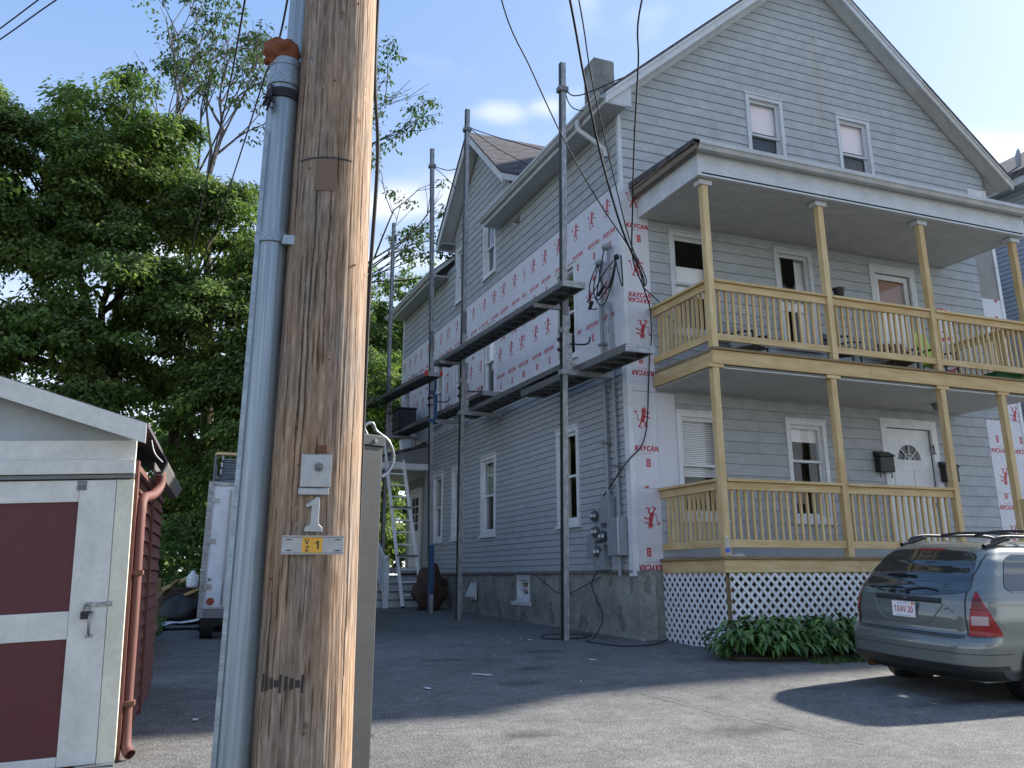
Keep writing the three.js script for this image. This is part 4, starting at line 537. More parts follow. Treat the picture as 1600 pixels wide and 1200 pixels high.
// ---------- utility pole in the foreground ----------
{
  const t = thing('utility_pole', 'weathered wooden utility pole with metal number tags, in the foreground', 'utility pole', null, [-6.285, gy(0, 8.92), 8.92]), y0 = gy(0, 8.92);
  const H = 10, n = 60, seg = 40, g = new THREE.CylinderGeometry(0.105, 0.172, H, seg, n), p = g.attributes.position; g.translate(0, H / 2 - 0.4, 0);
  for (let i = 0; i < p.count; i++) { const x = p.getX(i), y = p.getY(i), z = p.getZ(i), a = Math.atan2(z, x), r = Math.hypot(x, z); if (r < 0.02) continue; const k = 1 + 0.016 * fbm(Math.cos(a) * 1.6, y * 0.5, Math.sin(a) * 1.6, 3) - (Math.abs(Math.sin(a * 5 + fbm(0, y * 0.35, a, 2) * 2)) < 0.05 ? 0.012 : 0); p.setX(i, x * k - 0.008 * (y - 0.4)); p.setZ(i, z * k); }
  g.computeVertexNormals(); { const uv = g.attributes.uv; for (let i = 0; i < uv.count; i++) uv.setXY(i, uv.getX(i), p.getY(i) / 2.6); } mesh('shaft', g, M.pole, t);
  const face = new THREE.Group(); const dir = V(-6.838 + 6.285, 0, 12.158 - 8.92).normalize(), ang = Math.atan2(dir.x, dir.z), put = (g, y, out, side = 0) => g.rotateX(-0.0).translate(side, 0, out).rotateY(ang).translate(-0.008 * (y - 0.4), y, 0);
  const pl = mesh('bolt_plate', [put(box(-0.05, 0.05, -0.055, 0.055, 0, 0.006, 0.002), 1.25 - y0, 0.16), put(box(-0.055, 0.045, -0.012, 0.012, 0, 0.012, 0.003), 1.18 - y0, 0.16)], M.tin, t); mesh('bolt', [put(cyl(V(0.008, 0.012, 0.005), V(0.008, 0.012, 0.022), 0.015, 0.015, 6), 1.25 - y0, 0.16), put(cyl(V(0.008, 0.012, 0.02), V(0.008, 0.012, 0.034), 0.008, 0.007, 10), 1.25 - y0, 0.16)], M.dalu, pl); mesh('rust_stub', put(box(0.0, 0.035, 0, 0.026, 0, 0.008, 0.003), 1.312 - y0, 0.16), M.rust, pl);
  mesh('number_one', [put(extrude([[-0.026, 0], [0.028, 0], [0.028, 0.012], [0.015, 0.024], [0.015, 0.11], [0.006, 0.112], [-0.004, 0.102], [-0.026, 0.088], [-0.024, 0.078], [-0.008, 0.084], [-0.008, 0.024], [-0.026, 0.012]], 0.005, 0.002), 1.05 - y0, 0.164)], M.tin, t, 'embossed silver numeral 1');
  const tg = mesh('tag_holder', [put(box(-0.1, 0.1, -0.025, 0.027, 0, 0.006, 0.002), 1.005 - y0, 0.168, 0.002), put(box(-0.1, 0.1, 0.027, 0.031, 0.0, 0.011), 1.005 - y0, 0.168, 0.002), put(box(-0.1, 0.1, -0.029, -0.025, 0.0, 0.011), 1.005 - y0, 0.168, 0.002)], M.tin, t);
  const c = document.createElement('canvas'); c.width = 256; c.height = 192; const x = c.getContext('2d'); x.fillStyle = '#dba234'; x.fillRect(0, 0, 256, 192); x.fillStyle = '#c08a22'; x.fillRect(126, 0, 4, 192); x.fillStyle = '#161310'; x.font = 'bold 92px sans-serif'; x.textAlign = 'center'; x.fillText('V', 60, 88); x.fillText('Z', 66, 176); x.font = 'bold 140px sans-serif'; x.fillText('1', 194, 146);
  const ct = new THREE.CanvasTexture(c); ct.colorSpace = THREE.SRGBColorSpace; const tgg = plain(new THREE.PlaneGeometry(0.066, 0.05)); mesh('number_tag', put(tgg, 1.006 - y0, 0.1762, 0.0), std(0xffffff, 0.45, { map: ct }), tg, 'orange tag reading VZ 1');
  mesh('staple', [-0.075, 0.082].flatMap(s => [0.017, -0.017].map(q => put(box(s - 0.009, s + 0.009, q - 0.0015, q + 0.0015, 0.006, 0.0085), 1.006 - y0, 0.168))), M.black, tg);
  // old band scar: a strip of tar and bare wood
  const band = (y, h, a0, a1, mat, nm, raise) => { const q = new THREE.CylinderGeometry(1, 1, h, 20, 1, true, ang + a0, a1 - a0); const r = 0.172 - 0.067 * (y + 0.4) / 10 + raise; q.scale(r, 1, r); q.translate(-0.008 * (y - 0.4), y, 0); mesh(nm, plain(q), mat, t); };
  for (let k = 0; k < 9; k++) band(0.58 - y0, 0.055 - ((k * 5) % 4) * 0.011, -0.95 + k * 0.11, -0.95 + k * 0.11 + 0.05 + (k % 4) * 0.012, M.black, 'tar_mark', 0.003);
  band(2.35 - y0, 0.13, -0.42, 0.1, paint(0.23, 0.155, 0.11, 0.9, 0.2), 'plate_scar', 0.0035); band(2.42 - y0, 0.006, -0.9, 0.5, M.black, 'cut_line', 0.003);
  mesh('nail', Array.from({ length: 9 }, (_, k) => { const y = 0.9 + (k * 0.37) % 2.6 - y0, a = ang - 0.9 + (k * 0.53) % 1.8, r = 0.172 - 0.067 * (y + 0.4) / 10; return cyl(V(Math.sin(a) * (r - 0.01) - 0.008 * (y - 0.4), y, Math.cos(a) * (r - 0.01)), V(Math.sin(a) * (r + 0.006) - 0.008 * (y - 0.4), y, Math.cos(a) * (r + 0.006)), 0.0035, 0.0035, 6); }), M.rust, t).userData.kind = 'stuff';
  cable('black cable stapled down the right side of the utility pole', [[-6.02, 5.2, 8.4], [-6.1, 3.42, 8.65], [-6.13, 2.9, 8.82], [-6.115, 2.6, 8.86], [-6.125, 2.0, 8.87], [-6.12, 1.4, 8.85], [-6.115, 0.9, 8.84]], 0.008, 'street wires');
}
{ // riser pipe
  const t = thing('riser_conduit', 'galvanised riser pipe with orange foam plug strapped to the utility pole', 'conduit', null, [-6.5, gy(0, 8.92), 8.92]), y0 = gy(0, 8.92), cx = y => 0, top = 2.88 - y0;
  mesh('pipe', [cyl(V(0.0, 0, 0.0), V(-0.01, top, -0.04), 0.06, 0.06, 32)], M.galv, t); mesh('flange', [beam([-0.062, 0, 0.03], [-0.066, top - 0.32, 0.006], 0.014, 0.006)], M.galv, t);
  each('coupling', [cyl(V(-0.01, top - 0.11, -0.038), V(-0.01, top - 0.06, -0.04), 0.066, 0.066, 28), cyl(V(-0.01, top - 0.02, -0.04), V(-0.01, top + 0.01, -0.04), 0.063, 0.063, 28)], M.galv, t);
  mesh('tape_band', [cyl(V(-0.01, top - 0.17, -0.038), V(-0.01, top - 0.13, -0.038), 0.068, 0.066, 24), ...Array.from({ length: 9 }, (_, k) => beam([-0.06, top - 0.13 - k * 0.012, 0.02], [-0.07 + 0.02 * Math.sin(k * 5), top - 0.2 - 0.02 * (k % 3), 0.03 + 0.02 * Math.cos(k * 3)], 0.012, 0.004))], M.rubber, t);
  mesh('strap', [cyl(V(-0.006, top - 0.78, -0.028), V(-0.006, top - 0.74, -0.03), 0.067, 0.067, 28), beam([0.03, top - 0.77, 0.03], [0.14, top - 0.79, 0.1], 0.03, 0.035)], M.galv, t); mesh('clamp_bolt', cyl(V(0.07, top - 0.02, 0.03), V(0.09, top - 0.02, 0.09), 0.02, 0.02, 8), M.steel, t);
  { const g = mergeVertices(dropUV(new THREE.IcosahedronGeometry(0.062, 5))), p = g.attributes.position; for (let i = 0; i < p.count; i++) { const v = V(p.getX(i), p.getY(i), p.getZ(i)), k = 1 + 0.8 * fbm(v.x * 17, v.y * 17, v.z * 17 + 3, 4); p.setXYZ(i, v.x * k * 1.05 - 0.012 - 0.35 * Math.max(0, -v.y), v.y * k * 0.95, v.z * k); } g.computeVertexNormals(); mesh('foam_plug', g.translate(-0.02, top + 0.045, -0.03), M.foam, t, 'lump of orange expanding foam'); }
  mesh('cable_guard', [plain(new THREE.CylinderGeometry(0.055, 0.055, 3.2, 20, 1, true, Math.PI * 1.2, Math.PI * 1.05)).translate(0.045, top + 1.55, -0.07), beam([0.09, top - 0.05, -0.0], [0.05, top + 3.1, -0.01], 0.045, 0.006)], M.galv, t);
}
{ // grey square post behind the pole
  const t = thing('grey_post', 'square grey steel post close behind the utility pole', 'post', null, [-6.035, gy(0, 8.5), 8.5]), y0 = gy(0, 8.5), h = 1.42 - y0;
  t.rotation.y = 0.4; mesh('shaft', box(-0.055, 0.055, 0, h, -0.055, 0.055, 0.006), M.postgrey, t); const cap = mesh('cap', box(-0.062, 0.062, h, h + 0.045, -0.062, 0.062, 0.004), M.postgrey, t); mesh('cap_screw', cyl(V(0.01, h + 0.02, 0.06), V(0.01, h + 0.02, 0.068), 0.008), M.steel, cap);
  mesh('hook', tube([[0.0, h + 0.04, 0.02], [-0.02, h + 0.08, 0.02], [0.02, h + 0.1, 0.02], [0.04, h + 0.07, 0.02], [0.1, h + 0.03, 0.03], [0.13, h - 0.04, 0.03], [0.1, h - 0.1, 0.03], [0.07, h - 0.12, 0.03]], 0.008, 40, 8), M.steel, t);
  for (const s of [1]) mesh('latch', [box(0.056, 0.066, 0.62, 0.78, -0.01, 0.01), box(0.056, 0.09, 0.76, 0.775, -0.02, 0.02), box(0.056, 0.085, 0.69, 0.7, -0.02, 0.02), cyl(V(0.075, 0.6, 0), V(0.075, 0.79, 0), 0.006)], M.steel, t);
}
// ---------- shed at the left edge ----------
{
  const t = thing('garden_shed', 'white garden shed with maroon double-door panels at the left edge', 'shed', null, [-6.8, -0.27, 5.12], -0.084); t.rotation.order = 'YXZ'; t.rotation.z = 0.045;
  const W = 2.3, D = 3.1, cx = -0.06 - W / 2 - 0.06, R = (name, mat, ...a) => mesh(name, box(...a, 0.004), mat, t);   // x to the left is negative, front face at z = 0
  const body = mesh('wall', [box(-W - 0.06, -0.1, 0, 2.05, -D, -0.03)], M.redwood, t);
  for (let k = 0; k < 18; k++) for (const [a, b] of [[-D, -1.72], [-1.66, -0.12]]) mesh('clapboard', quads([[[-0.06, 0.02 + k * 0.112, b], [-0.06, 0.02 + k * 0.112, a], [-0.085, 0.128 + k * 0.112, a], [-0.085, 0.128 + k * 0.112, b]], [[-0.06, 0.02 + k * 0.112, a], [-0.06, 0.02 + k * 0.112, b], [-0.1, 0.02 + k * 0.112, b], [-0.1, 0.02 + k * 0.112, a]]]), M.redwood, body);
  mesh('batten', box(-0.1, -0.045, 0, 2.03, -1.72, -1.66), M.redwood, body); mesh('corner_trim', box(-0.1, -0.04, 0, 2.0, -0.12, -0.031), M.redwood, body);
  R('front_trim', M.cream, -0.175, -0.062, 0.0, 1.86, -0.029, 0.012);
  R('header_board', M.shedwhite, -W - 0.06, -0.062, 1.9, 2.0, -0.02, 0.05); R('header_board', M.shedwhite, -W - 0.06, -0.062, 2.003, 2.14, -0.028, 0.018); R('header_lip', M.dgrey, -W - 0.06, -0.062, 1.868, 1.896, -0.02, 0.03);
  mesh('gable_panel', extrude([[-0.062, 2.14], [-1.18, 2.52], [-W - 0.06, 2.14]], 0.03).translate(0, 0, -0.03), M.grey, t);
  for (const side of [0, 1]) {
    const x1 = side ? -1.178 : -0.178, x0 = x1 - 0.996, d = mesh('door', [box(x0 + 0.02, x1 - 0.02, 0.03, 1.85, -0.028, -0.012)], M.maroon, t);
    mesh('stile', box(x1 - 0.235, x1, 0.012, 1.86, -0.011, 0.012, 0.004), M.shedwhite, d); mesh('stile', box(x0, x0 + 0.235, 0.012, 1.86, -0.011, 0.012, 0.004), M.shedwhite, d);
    for (const [a, b] of [[0.012, 0.075], [0.8, 0.98], [1.71, 1.86]]) mesh('rail', box(x0 + 0.236, x1 - 0.236, a, b, -0.011, 0.011, 0.004), M.shedwhite, d);
    for (const [a, b] of [[0.076, 0.799], [0.981, 1.709]]) mesh('panel', box(x0 + 0.236, x1 - 0.236, a, b, -0.0115, -0.006), M.maroon, d);
    if (!side) {
      mesh('hasp', [box(x1 - 0.13, x1 + 0.03, 1.0, 1.03, 0.012, 0.018), box(x1 - 0.14, x1 - 0.1, 0.985, 1.035, 0.012, 0.02)], M.steel, d);
      mesh('handle', [tube([[x1 - 0.1, 0.96, 0.014], [x1 - 0.1, 0.95, 0.05], [x1 - 0.1, 0.84, 0.05], [x1 - 0.1, 0.82, 0.014]], 0.009, 20, 8), box(x1 - 0.125, x1 - 0.075, 0.955, 0.975, 0.012, 0.016), box(x1 - 0.125, x1 - 0.075, 0.8, 0.82, 0.012, 0.016)], M.steel, d);
      mesh('latch_plate', box(x1 - 0.25, x1 - 0.19, 1.79, 1.855, 0.013, 0.02), M.dalu, d);
    }
  }
  const pad = thing('padlock', 'dark padlock hanging on the shed hasp', 'padlock', null, [0, 0, 0]); t.updateMatrixWorld(); pad.applyMatrix4(t.matrixWorld); const px = -0.178 - 0.125;
  mesh('body', box(px - 0.035, px + 0.03, 0.925, 0.975, 0.022, 0.042, 0.005), M.black, pad); mesh('shackle', tube([[px - 0.02, 0.975, 0.032], [px - 0.018, 1.005, 0.032], [px, 1.018, 0.032], [px + 0.018, 1.005, 0.032], [px + 0.02, 0.975, 0.032]], 0.006, 16, 8), M.steel, pad);
  // roof with fascia
  const top = x => 2.225 + 0.325 * Math.min(-x, W + 0.12 + x + 0.24 - 0.24 + 0.0 >= 0 ? Math.min(-x, W + 0.12 + x) : 0) + 0.01, pk = -(W + 0.12) / 2;
  const tp = x => 2.25 + 0.34 * (x > pk ? -x : x + W + 0.12), pr = (a, b, t0, t1) => [[a, tp(a) - t0], [b, tp(b) - t0], [b, tp(b) - t1], [a, tp(a) - t1]].reverse();
  mesh('roof', [extrude(pr(pk, 0.02, 0, 0.03), D + 0.3).translate(0, 0, -D - 0.14), extrude(pr(-W - 0.14, pk, 0, 0.03), D + 0.3).translate(0, 0, -D - 0.14)], M.roof, t);
  mesh('fascia', extrude(pr(pk, 0.01, 0.01, 0.15), 0.025).translate(0, 0, 0.161), M.shedwhite, t); mesh('fascia', extrude(pr(-W - 0.13, pk, 0.01, 0.15), 0.025).translate(0, 0, 0.161), M.shedwhite, t); mesh('soffit', [extrude(pr(pk, 0.0, 0.035, 0.05), 0.18).translate(0, 0, -0.02), extrude(pr(-W - 0.12, pk, 0.035, 0.05), 0.18).translate(0, 0, -0.02)], M.grey, t);
  mesh('gutter', [extrude([[0, 0], [0.06, 0], [0.1, 0.08], [0.1, 0.1], [0.092, 0.1], [0.055, 0.008], [0.008, 0.008], [0.008, 0.1], [0, 0.1]], 2.2).translate(0.03, 1.93, -2.6)], paint(0.16, 0.15, 0.14, 0.8, 0.4), t);
  mesh('gutter_hanger', tube([[0.0, 2.2, -0.42], [0.03, 2.1, -0.42], [0.09, 2.03, -0.42]], 0.005, 8, 5), M.white, t);
  const ds = mesh('downspout', [tube([[0.08, 1.96, -0.5], [0.08, 1.86, -0.48], [0.04, 1.78, -0.36], [-0.01, 1.74, -0.2], [-0.015, 1.66, -0.12], [-0.015, 1.0, -0.1], [-0.015, 0.2, -0.1], [0.0, 0.07, -0.06], [0.03, 0.04, -0.02]], 0.036, 60, 10)], paint(0.19, 0.07, 0.05, 0.7, 0.5), t); each('pipe_strap', [box(-0.06, 0.03, 0.34, 0.37, -0.145, -0.05), box(-0.06, 0.03, 1.2, 1.23, -0.145, -0.05)], M.rust, ds);
  mesh('threshold', box(-0.3, -0.06, -0.02, 0.012, -0.05, 0.1), M.dalu, t);
}
// ---------- enclosed trailer in the driveway ----------
{
  const zr = -2.3, x0 = -6.0, x1 = -3.95, t = thing('cargo_trailer', 'white enclosed box trailer with ladder rack, behind the utility pole', 'trailer', null, [x0, gy(0, zr), zr]), T = (...a) => box(...a), gz = 0;
  mesh('body', T(0.0, x1 - x0, 0.42, 2.25, -4.2, 0, 0.02), paint(0.72, 0.74, 0.78, 0.35, 1.4), t); mesh('corner_post', [T(-0.012, 0.07, 0.3, 2.27, -0.06, 0.012, 0.008), T(x1 - x0 - 0.07, x1 - x0 + 0.012, 0.3, 2.27, -0.06, 0.012, 0.008), T(0.071, x1 - x0 - 0.071, 2.2, 2.27, -0.05, 0.012, 0.008)], M.alu, t);
  const d = mesh('rear_door', [T(0.09, 1.0, 0.45, 2.18, 0.001, 0.018, 0.005), T(1.02, x1 - x0 - 0.09, 0.45, 2.18, 0.001, 0.018, 0.005)], paint(0.7, 0.73, 0.78, 0.35, 1.4), t); mesh('hinge', [0.7, 1.35, 1.95].map(y => T(0.05, 0.16, y, y + 0.07, 0.019, 0.03)), M.steel, d); mesh('lock_bar', cyl(V(0.32, 0.47, 0.04), V(0.32, 2.16, 0.04), 0.012), M.steel, d); mesh('lock', T(0.1, 0.14, 0.82, 0.86, 0.019, 0.04), M.dgrey, d);
  mesh('tail_lamp', cyl(V(0.16, 0.53, 0.016), V(0.16, 0.53, 0.03), 0.055, 0.055, 18), std(lin(0.22, 0.015, 0.012), 0.3), t); mesh('bumper', T(0.0, x1 - x0, 0.3, 0.42, -0.05, 0.0), M.dgrey, t);
  for (const [x, z] of [[0.1, -2.6], [x1 - x0 - 0.1, -2.6], [0.1, -1.75], [x1 - x0 - 0.1, -1.75], [0.14, -0.35]]) { const w = mesh('wheel', cyl(V(x - 0.09, 0.33, z), V(x + 0.09, 0.33, z), 0.33, 0.33, 24), M.rubber, t); mesh('rim', cyl(V(x - 0.094, 0.33, z), V(x + 0.094, 0.33, z), 0.19, 0.19, 18), M.steel, w); }
  t.rotation.y = -0.075; mesh('frame_rail', [T(0.3, 0.4, 0.3, 0.42, -5.6, -0.1), T(1.6, 1.7, 0.3, 0.42, -5.6, -0.1)], M.dgrey, t);
  each('ladder_rack', [-0.35, -2.0, -3.6].flatMap(z => [cyl(V(0.05, 2.25, z), V(0.05, 2.75, z), 0.018), cyl(V(x1 - x0 - 0.05, 2.25, z), V(x1 - x0 - 0.05, 2.75, z), 0.018), cyl(V(0.05, 2.36, z), V(x1 - x0 - 0.05, 2.36, z), 0.018)]).concat([cyl(V(0.05, 2.75, -0.35), V(x1 - x0 - 0.05, 2.75, -0.35), 0.012)]), M.dgrey, t);
}
for (let k = 0; k < 3; k++) { const t = thing('roof_ladder', ['lowest ladder strapped on the trailer roof rack', 'middle ladder strapped on the trailer roof rack', 'topmost ladder strapped on the trailer roof rack'][k], 'ladder', 'ladders on the trailer rack', [-5.88, gy(0, -2.3) + 2.38 + k * 0.09, -2.2 + k * 0.1], -0.075); for (const s of [0, 0.42]) mesh('rail', bar(s, s + 0.03, 0, 0.07, -4, 0), M.alu, t); each('rung', Array.from({ length: 12 }, (_, i) => cyl(V(0.03, 0.035, -0.2 - i * 0.32), V(0.42, 0.035, -0.2 - i * 0.32), 0.014, 0.014, 8)), M.alu, t); }
single('long_board', bar(-5.95, -5.3, gy(0, -2.3) + 2.66, gy(0, -2.3) + 2.7, -2.35, -2.15), M.wood, 'yellow lumber offcut on top of the trailer ladders', 'board');
// ---------- old fence and the junk beyond it ----------
{ const t = thing('board_fence', 'short run of weathered grey board fence past the shed', 'fence', null, [-6.72, gy(0, 1.0), 0.9]); const r = rng(9);
  for (let k = 0; k < 24; k++) mesh('board', bar(-0.012, 0.012, -0.05, 0.92 + (r() - 0.5) * 0.06, -0.07, 0.07).rotateX((r() - 0.5) * 0.05).translate(k * 0.007 + r() * 0.012, 0.01, -k * 0.148), M.oldwood, t); mesh('rail', beam([0.03, 0.3, 0], [0.2, 0.3, -3.5], 0.04, 0.08), M.oldwood, t); mesh('rail', beam([0.03, 0.75, 0], [0.2, 0.75, -3.5], 0.04, 0.08), M.oldwood, t); mesh('post', bar(-0.06, 0.06, -0.1, 0.96, -0.06, 0.06).translate(-0.03, 0, 0.12), M.oldwood, t); }
{ const r = rng(21), y = gy(0, -6);
  const sheet = (x, z, w, d, lab, mat, tilt) => { const g = new THREE.PlaneGeometry(w, d, 12, 12); g.rotateX(-Math.PI / 2); const p = g.attributes.position; for (let i = 0; i < p.count; i++) p.setY(i, 0.02 + 0.16 * Math.abs(fbm(p.getX(i) * 2 + x, p.getZ(i) * 2, z, 3)) + tilt * (p.getX(i) / w + 0.5)); g.computeVertexNormals(); const m = single('plastic_sheet', g, mat, lab, 'sheet', null); mat.side = THREE.DoubleSide; m.position.set(x, y, z); };
  sheet(-6.05, -4.6, 0.9, 0.6, 'crumpled white plastic sheet on the driveway beside the trailer', paint(0.8, 0.82, 0.85, 0.4), 0.12);
  const bag = (x, z, s, mat, lab) => { const g = mergeVertices(dropUV(new THREE.IcosahedronGeometry(s, 4))), p = g.attributes.position; for (let i = 0; i < p.count; i++) { const k = 1 + 0.45 * fbm(p.getX(i) * 4 + x * 9, p.getY(i) * 4, p.getZ(i) * 4, 3); p.setXYZ(i, p.getX(i) * k * 1.2, Math.max(-s * 0.6, p.getY(i) * k) + s * 0.6, p.getZ(i) * k); } g.computeVertexNormals(); single('rubbish_bag', g, mat, lab, 'bag').position.set(x, y, z); };
  bag(-6.1, -5.9, 0.32, M.black, 'black rubbish bag in the junk heap past the fence');
  [[-6.4, 0.35, 0.55], [-6.15, 0.72, -0.4], [-6.3, 0.62, 1.1], [-6.0, 0.5, 0.2]].forEach(([x, h, a], k) => { const g = beam([x - 0.3 * Math.cos(a), y + h - 0.12, -6.3 - 0.2 * Math.sin(a)], [x + 0.3 * Math.cos(a), y + h + 0.14, -6.3 + 0.2 * Math.sin(a)], 0.09, 0.05); single('wood_scrap', g, k % 2 ? M.wood : M.oldwood, ['grey wood scrap at the left of the junk heap', 'topmost pale wood scrap on the junk heap', 'grey wood scrap lying across the junk heap', 'pale wood scrap low at the right of the junk heap'][k], 'wood scrap', 'junk heap past the fence'); });
  single('plastic_jug', new THREE.LatheGeometry([[0.001, 0], [0.1, 0], [0.11, 0.04], [0.11, 0.2], [0.04, 0.28], [0.04, 0.31], [0.001, 0.31]].map(p => new THREE.Vector2(...p)), 16), M.white, 'white plastic jug on the junk heap', 'jug').position.set(-5.92, y + 0.62, -6.2);
  single('rubble_heap', (() => { const g = mergeVertices(dropUV(new THREE.IcosahedronGeometry(0.75, 5))), p = g.attributes.position; for (let i = 0; i < p.count; i++) { const k = 1 + 0.5 * fbm(p.getX(i) * 3, p.getY(i) * 3, p.getZ(i) * 3 + 5, 4); p.setXYZ(i, p.getX(i) * k * 0.8, p.getY(i) * k * 0.7, p.getZ(i) * k * 0.6); } g.computeVertexNormals(); return plain(g); })(), M.brown, 'dark heap of yard rubble past the board fence', 'rubble').position.set(-6.2, y + 0.1, -6.6);
}
// ---------- side entry at the rear: steps, rails, roof ----------
{ const t = thing('side_entry', 'white side entry porch with steps and railing at the back of the house', 'porch', null, [0, 0, 0]), g0 = 0.19, Z = -11.2;
  mesh('platform', box(-1.45, 0.24, 1.0, 1.14, -13.9, Z), M.grey, t); for (let k = 0; k < 5; k++) { const y = 1.14 - (k + 1) * 0.19; mesh('riser', box(-1.4, -0.06, y - 0.19 + 0.002, y - 0.03, Z + k * 0.25, Z + k * 0.25 + 0.24), M.trim, t); mesh('tread', box(-1.42, -0.04, y - 0.03, y, Z + k * 0.25 - 0.001, Z + k * 0.25 + 0.27), M.dgrey, t); }
  const rl = (x, a, b) => { mesh('hand_rail', beam(a, b, 0.07, 0.06), M.white, t); mesh('bottom_rail', beam([a[0], a[1] - 0.75, a[2]], [b[0], b[1] - 0.75, b[2]], 0.05, 0.06), M.white, t); for (let k = 1; k < 11; k++) { const u = k / 11, p = [a[0] + (b[0] - a[0]) * u, a[1] + (b[1] - a[1]) * u, a[2] + (b[2] - a[2]) * u]; mesh('baluster', cyl(V(p[0], p[1] - 0.75, p[2]), V(...p), 0.018, 0.018, 6), M.white, t); } };
  rl(0, [-1.37, 2.05, -11.25], [-1.33, 1.2, -9.85]); mesh('newel', [box(-1.4, -1.28, g0, 1.28, -9.86, -9.74), plain(new THREE.SphereGeometry(0.07, 12, 8)).translate(-1.34, 1.35, -9.8)], M.white, t);
  rl(0, [-1.45, 2.05, -13.8], [-1.45, 2.05, -11.3]);
  mesh('porch_post', [box(-1.52, -1.4, 1.14, 3.62, -11.32, -11.2)], M.white, t); mesh('porch_post', box(-1.52, -1.4, 1.14, 3.62, -13.9, -13.78), M.white, t);
  mesh('roof', [extrude([[-1.75, 3.86], [0.24, 4.42], [0.24, 4.36], [-1.75, 3.8]].reverse(), 3.3).translate(0, 0, -14.1)], M.roof, t); mesh('roof_fascia', [box(-1.72, 0.24, 3.62, 3.78, -10.86, -10.82), box(-1.76, -1.73, 3.62, 3.79, -14.1, -10.82)], M.white, t); mesh('roof_end', extrude([[-1.7, 3.79], [0.24, 3.79], [0.24, 4.34]], 0.03).translate(0, 0, -10.86), M.dgrey, t); mesh('ceiling', box(-1.7, 0.24, 3.6, 3.62, -14, -10.9), M.ceil, t);
  const d = mesh('door', on(SIDE, box(-13.3, -12.4, 1.14, 3.2, -0.24, -0.2)), M.white, t); mesh('pane', on(SIDE, box(-13.15, -12.55, 2.15, 3.05, -0.199, -0.195)), M.screen, d); mesh('muntin', [on(SIDE, box(-12.87, -12.83, 2.15, 3.05, -0.194, -0.188)), on(SIDE, box(-13.15, -12.55, 2.58, 2.61, -0.194, -0.189)), on(SIDE, box(-13.15, -12.55, 2.34, 2.37, -0.194, -0.189)), on(SIDE, box(-13.15, -12.55, 2.8, 2.83, -0.194, -0.189))], M.white, d); mesh('door_frame', [on(SIDE, box(-13.42, -13.31, 1.14, 3.3, -0.245, -0.19)), on(SIDE, box(-12.39, -12.28, 1.14, 3.3, -0.245, -0.19)), on(SIDE, box(-13.31, -12.39, 3.21, 3.32, -0.245, -0.19))], M.white, d);
}
{ const t = thing('extension_ladder', 'aluminium ladder leaning from the rear steps up to the lower plank', 'ladder', null, [-1.0, 0.18, -9.65]), A = [[0.06, 0, 0.0], [0.6, 0, -0.1]], T = [[-0.25, 4.2, -1.3], [0.22, 4.2, -1.38]];
  A.forEach((a, i) => { mesh('rail', beam(a, T[i], 0.05, 0.085), M.ladder, t); mesh('foot', box(a[0] - 0.04, a[0] + 0.04, 0.0, 0.05, a[2] - 0.05, a[2] + 0.05), M.black, t); });
  for (let k = 1; k < 14; k++) { const u = k / 14, P = i => V(...A[i]).lerp(V(...T[i]), u); mesh('rung', cyl(P(0), P(1), 0.024, 0.024, 8), M.ladder, t); if (k === 4 || k === 8) mesh('rung_lock', cyl(P(0).add(V(-0.03, 0.03, 0.04)), P(1).add(V(0.03, 0.03, 0.04)), 0.022, 0.022, 8), M.dgrey, t); } }
{ const g = mergeVertices(dropUV(new THREE.IcosahedronGeometry(0.45, 5))), p = g.attributes.position; for (let i = 0; i < p.count; i++) { const k = 1 + 0.5 * 1.5 * fbm(p.getX(i) * 4.2, p.getY(i) * 4.2, p.getZ(i) * 4.2 + 8, 5); p.setXYZ(i, p.getX(i) * k * 0.85, Math.max(-0.43, p.getY(i) * k * 1.15) + 0.43, p.getZ(i) * k * 0.8); } g.computeVertexNormals(); single('brown_bundle', plain(g), M.brown, 'rounded brown bundle standing at the foundation by the rear steps', 'bundle').position.set(-0.5, 0.16, -8.9); }
{ const t = thing('vent_hood', 'small white vent hood on the foundation behind the second pole', 'vent', null, [-0.02, 0.62, -7.15]); mesh('hood', extrude([[0, -0.14], [0, 0.12], [-0.05, 0.12], [-0.16, -0.1], [-0.16, -0.14]].reverse(), 0.24).translate(0, 0, -0.12), M.trim, t); mesh('base_plate', box(-0.03, 0.0, -0.2, 0.16, -0.18, 0.18), M.trim, t); }
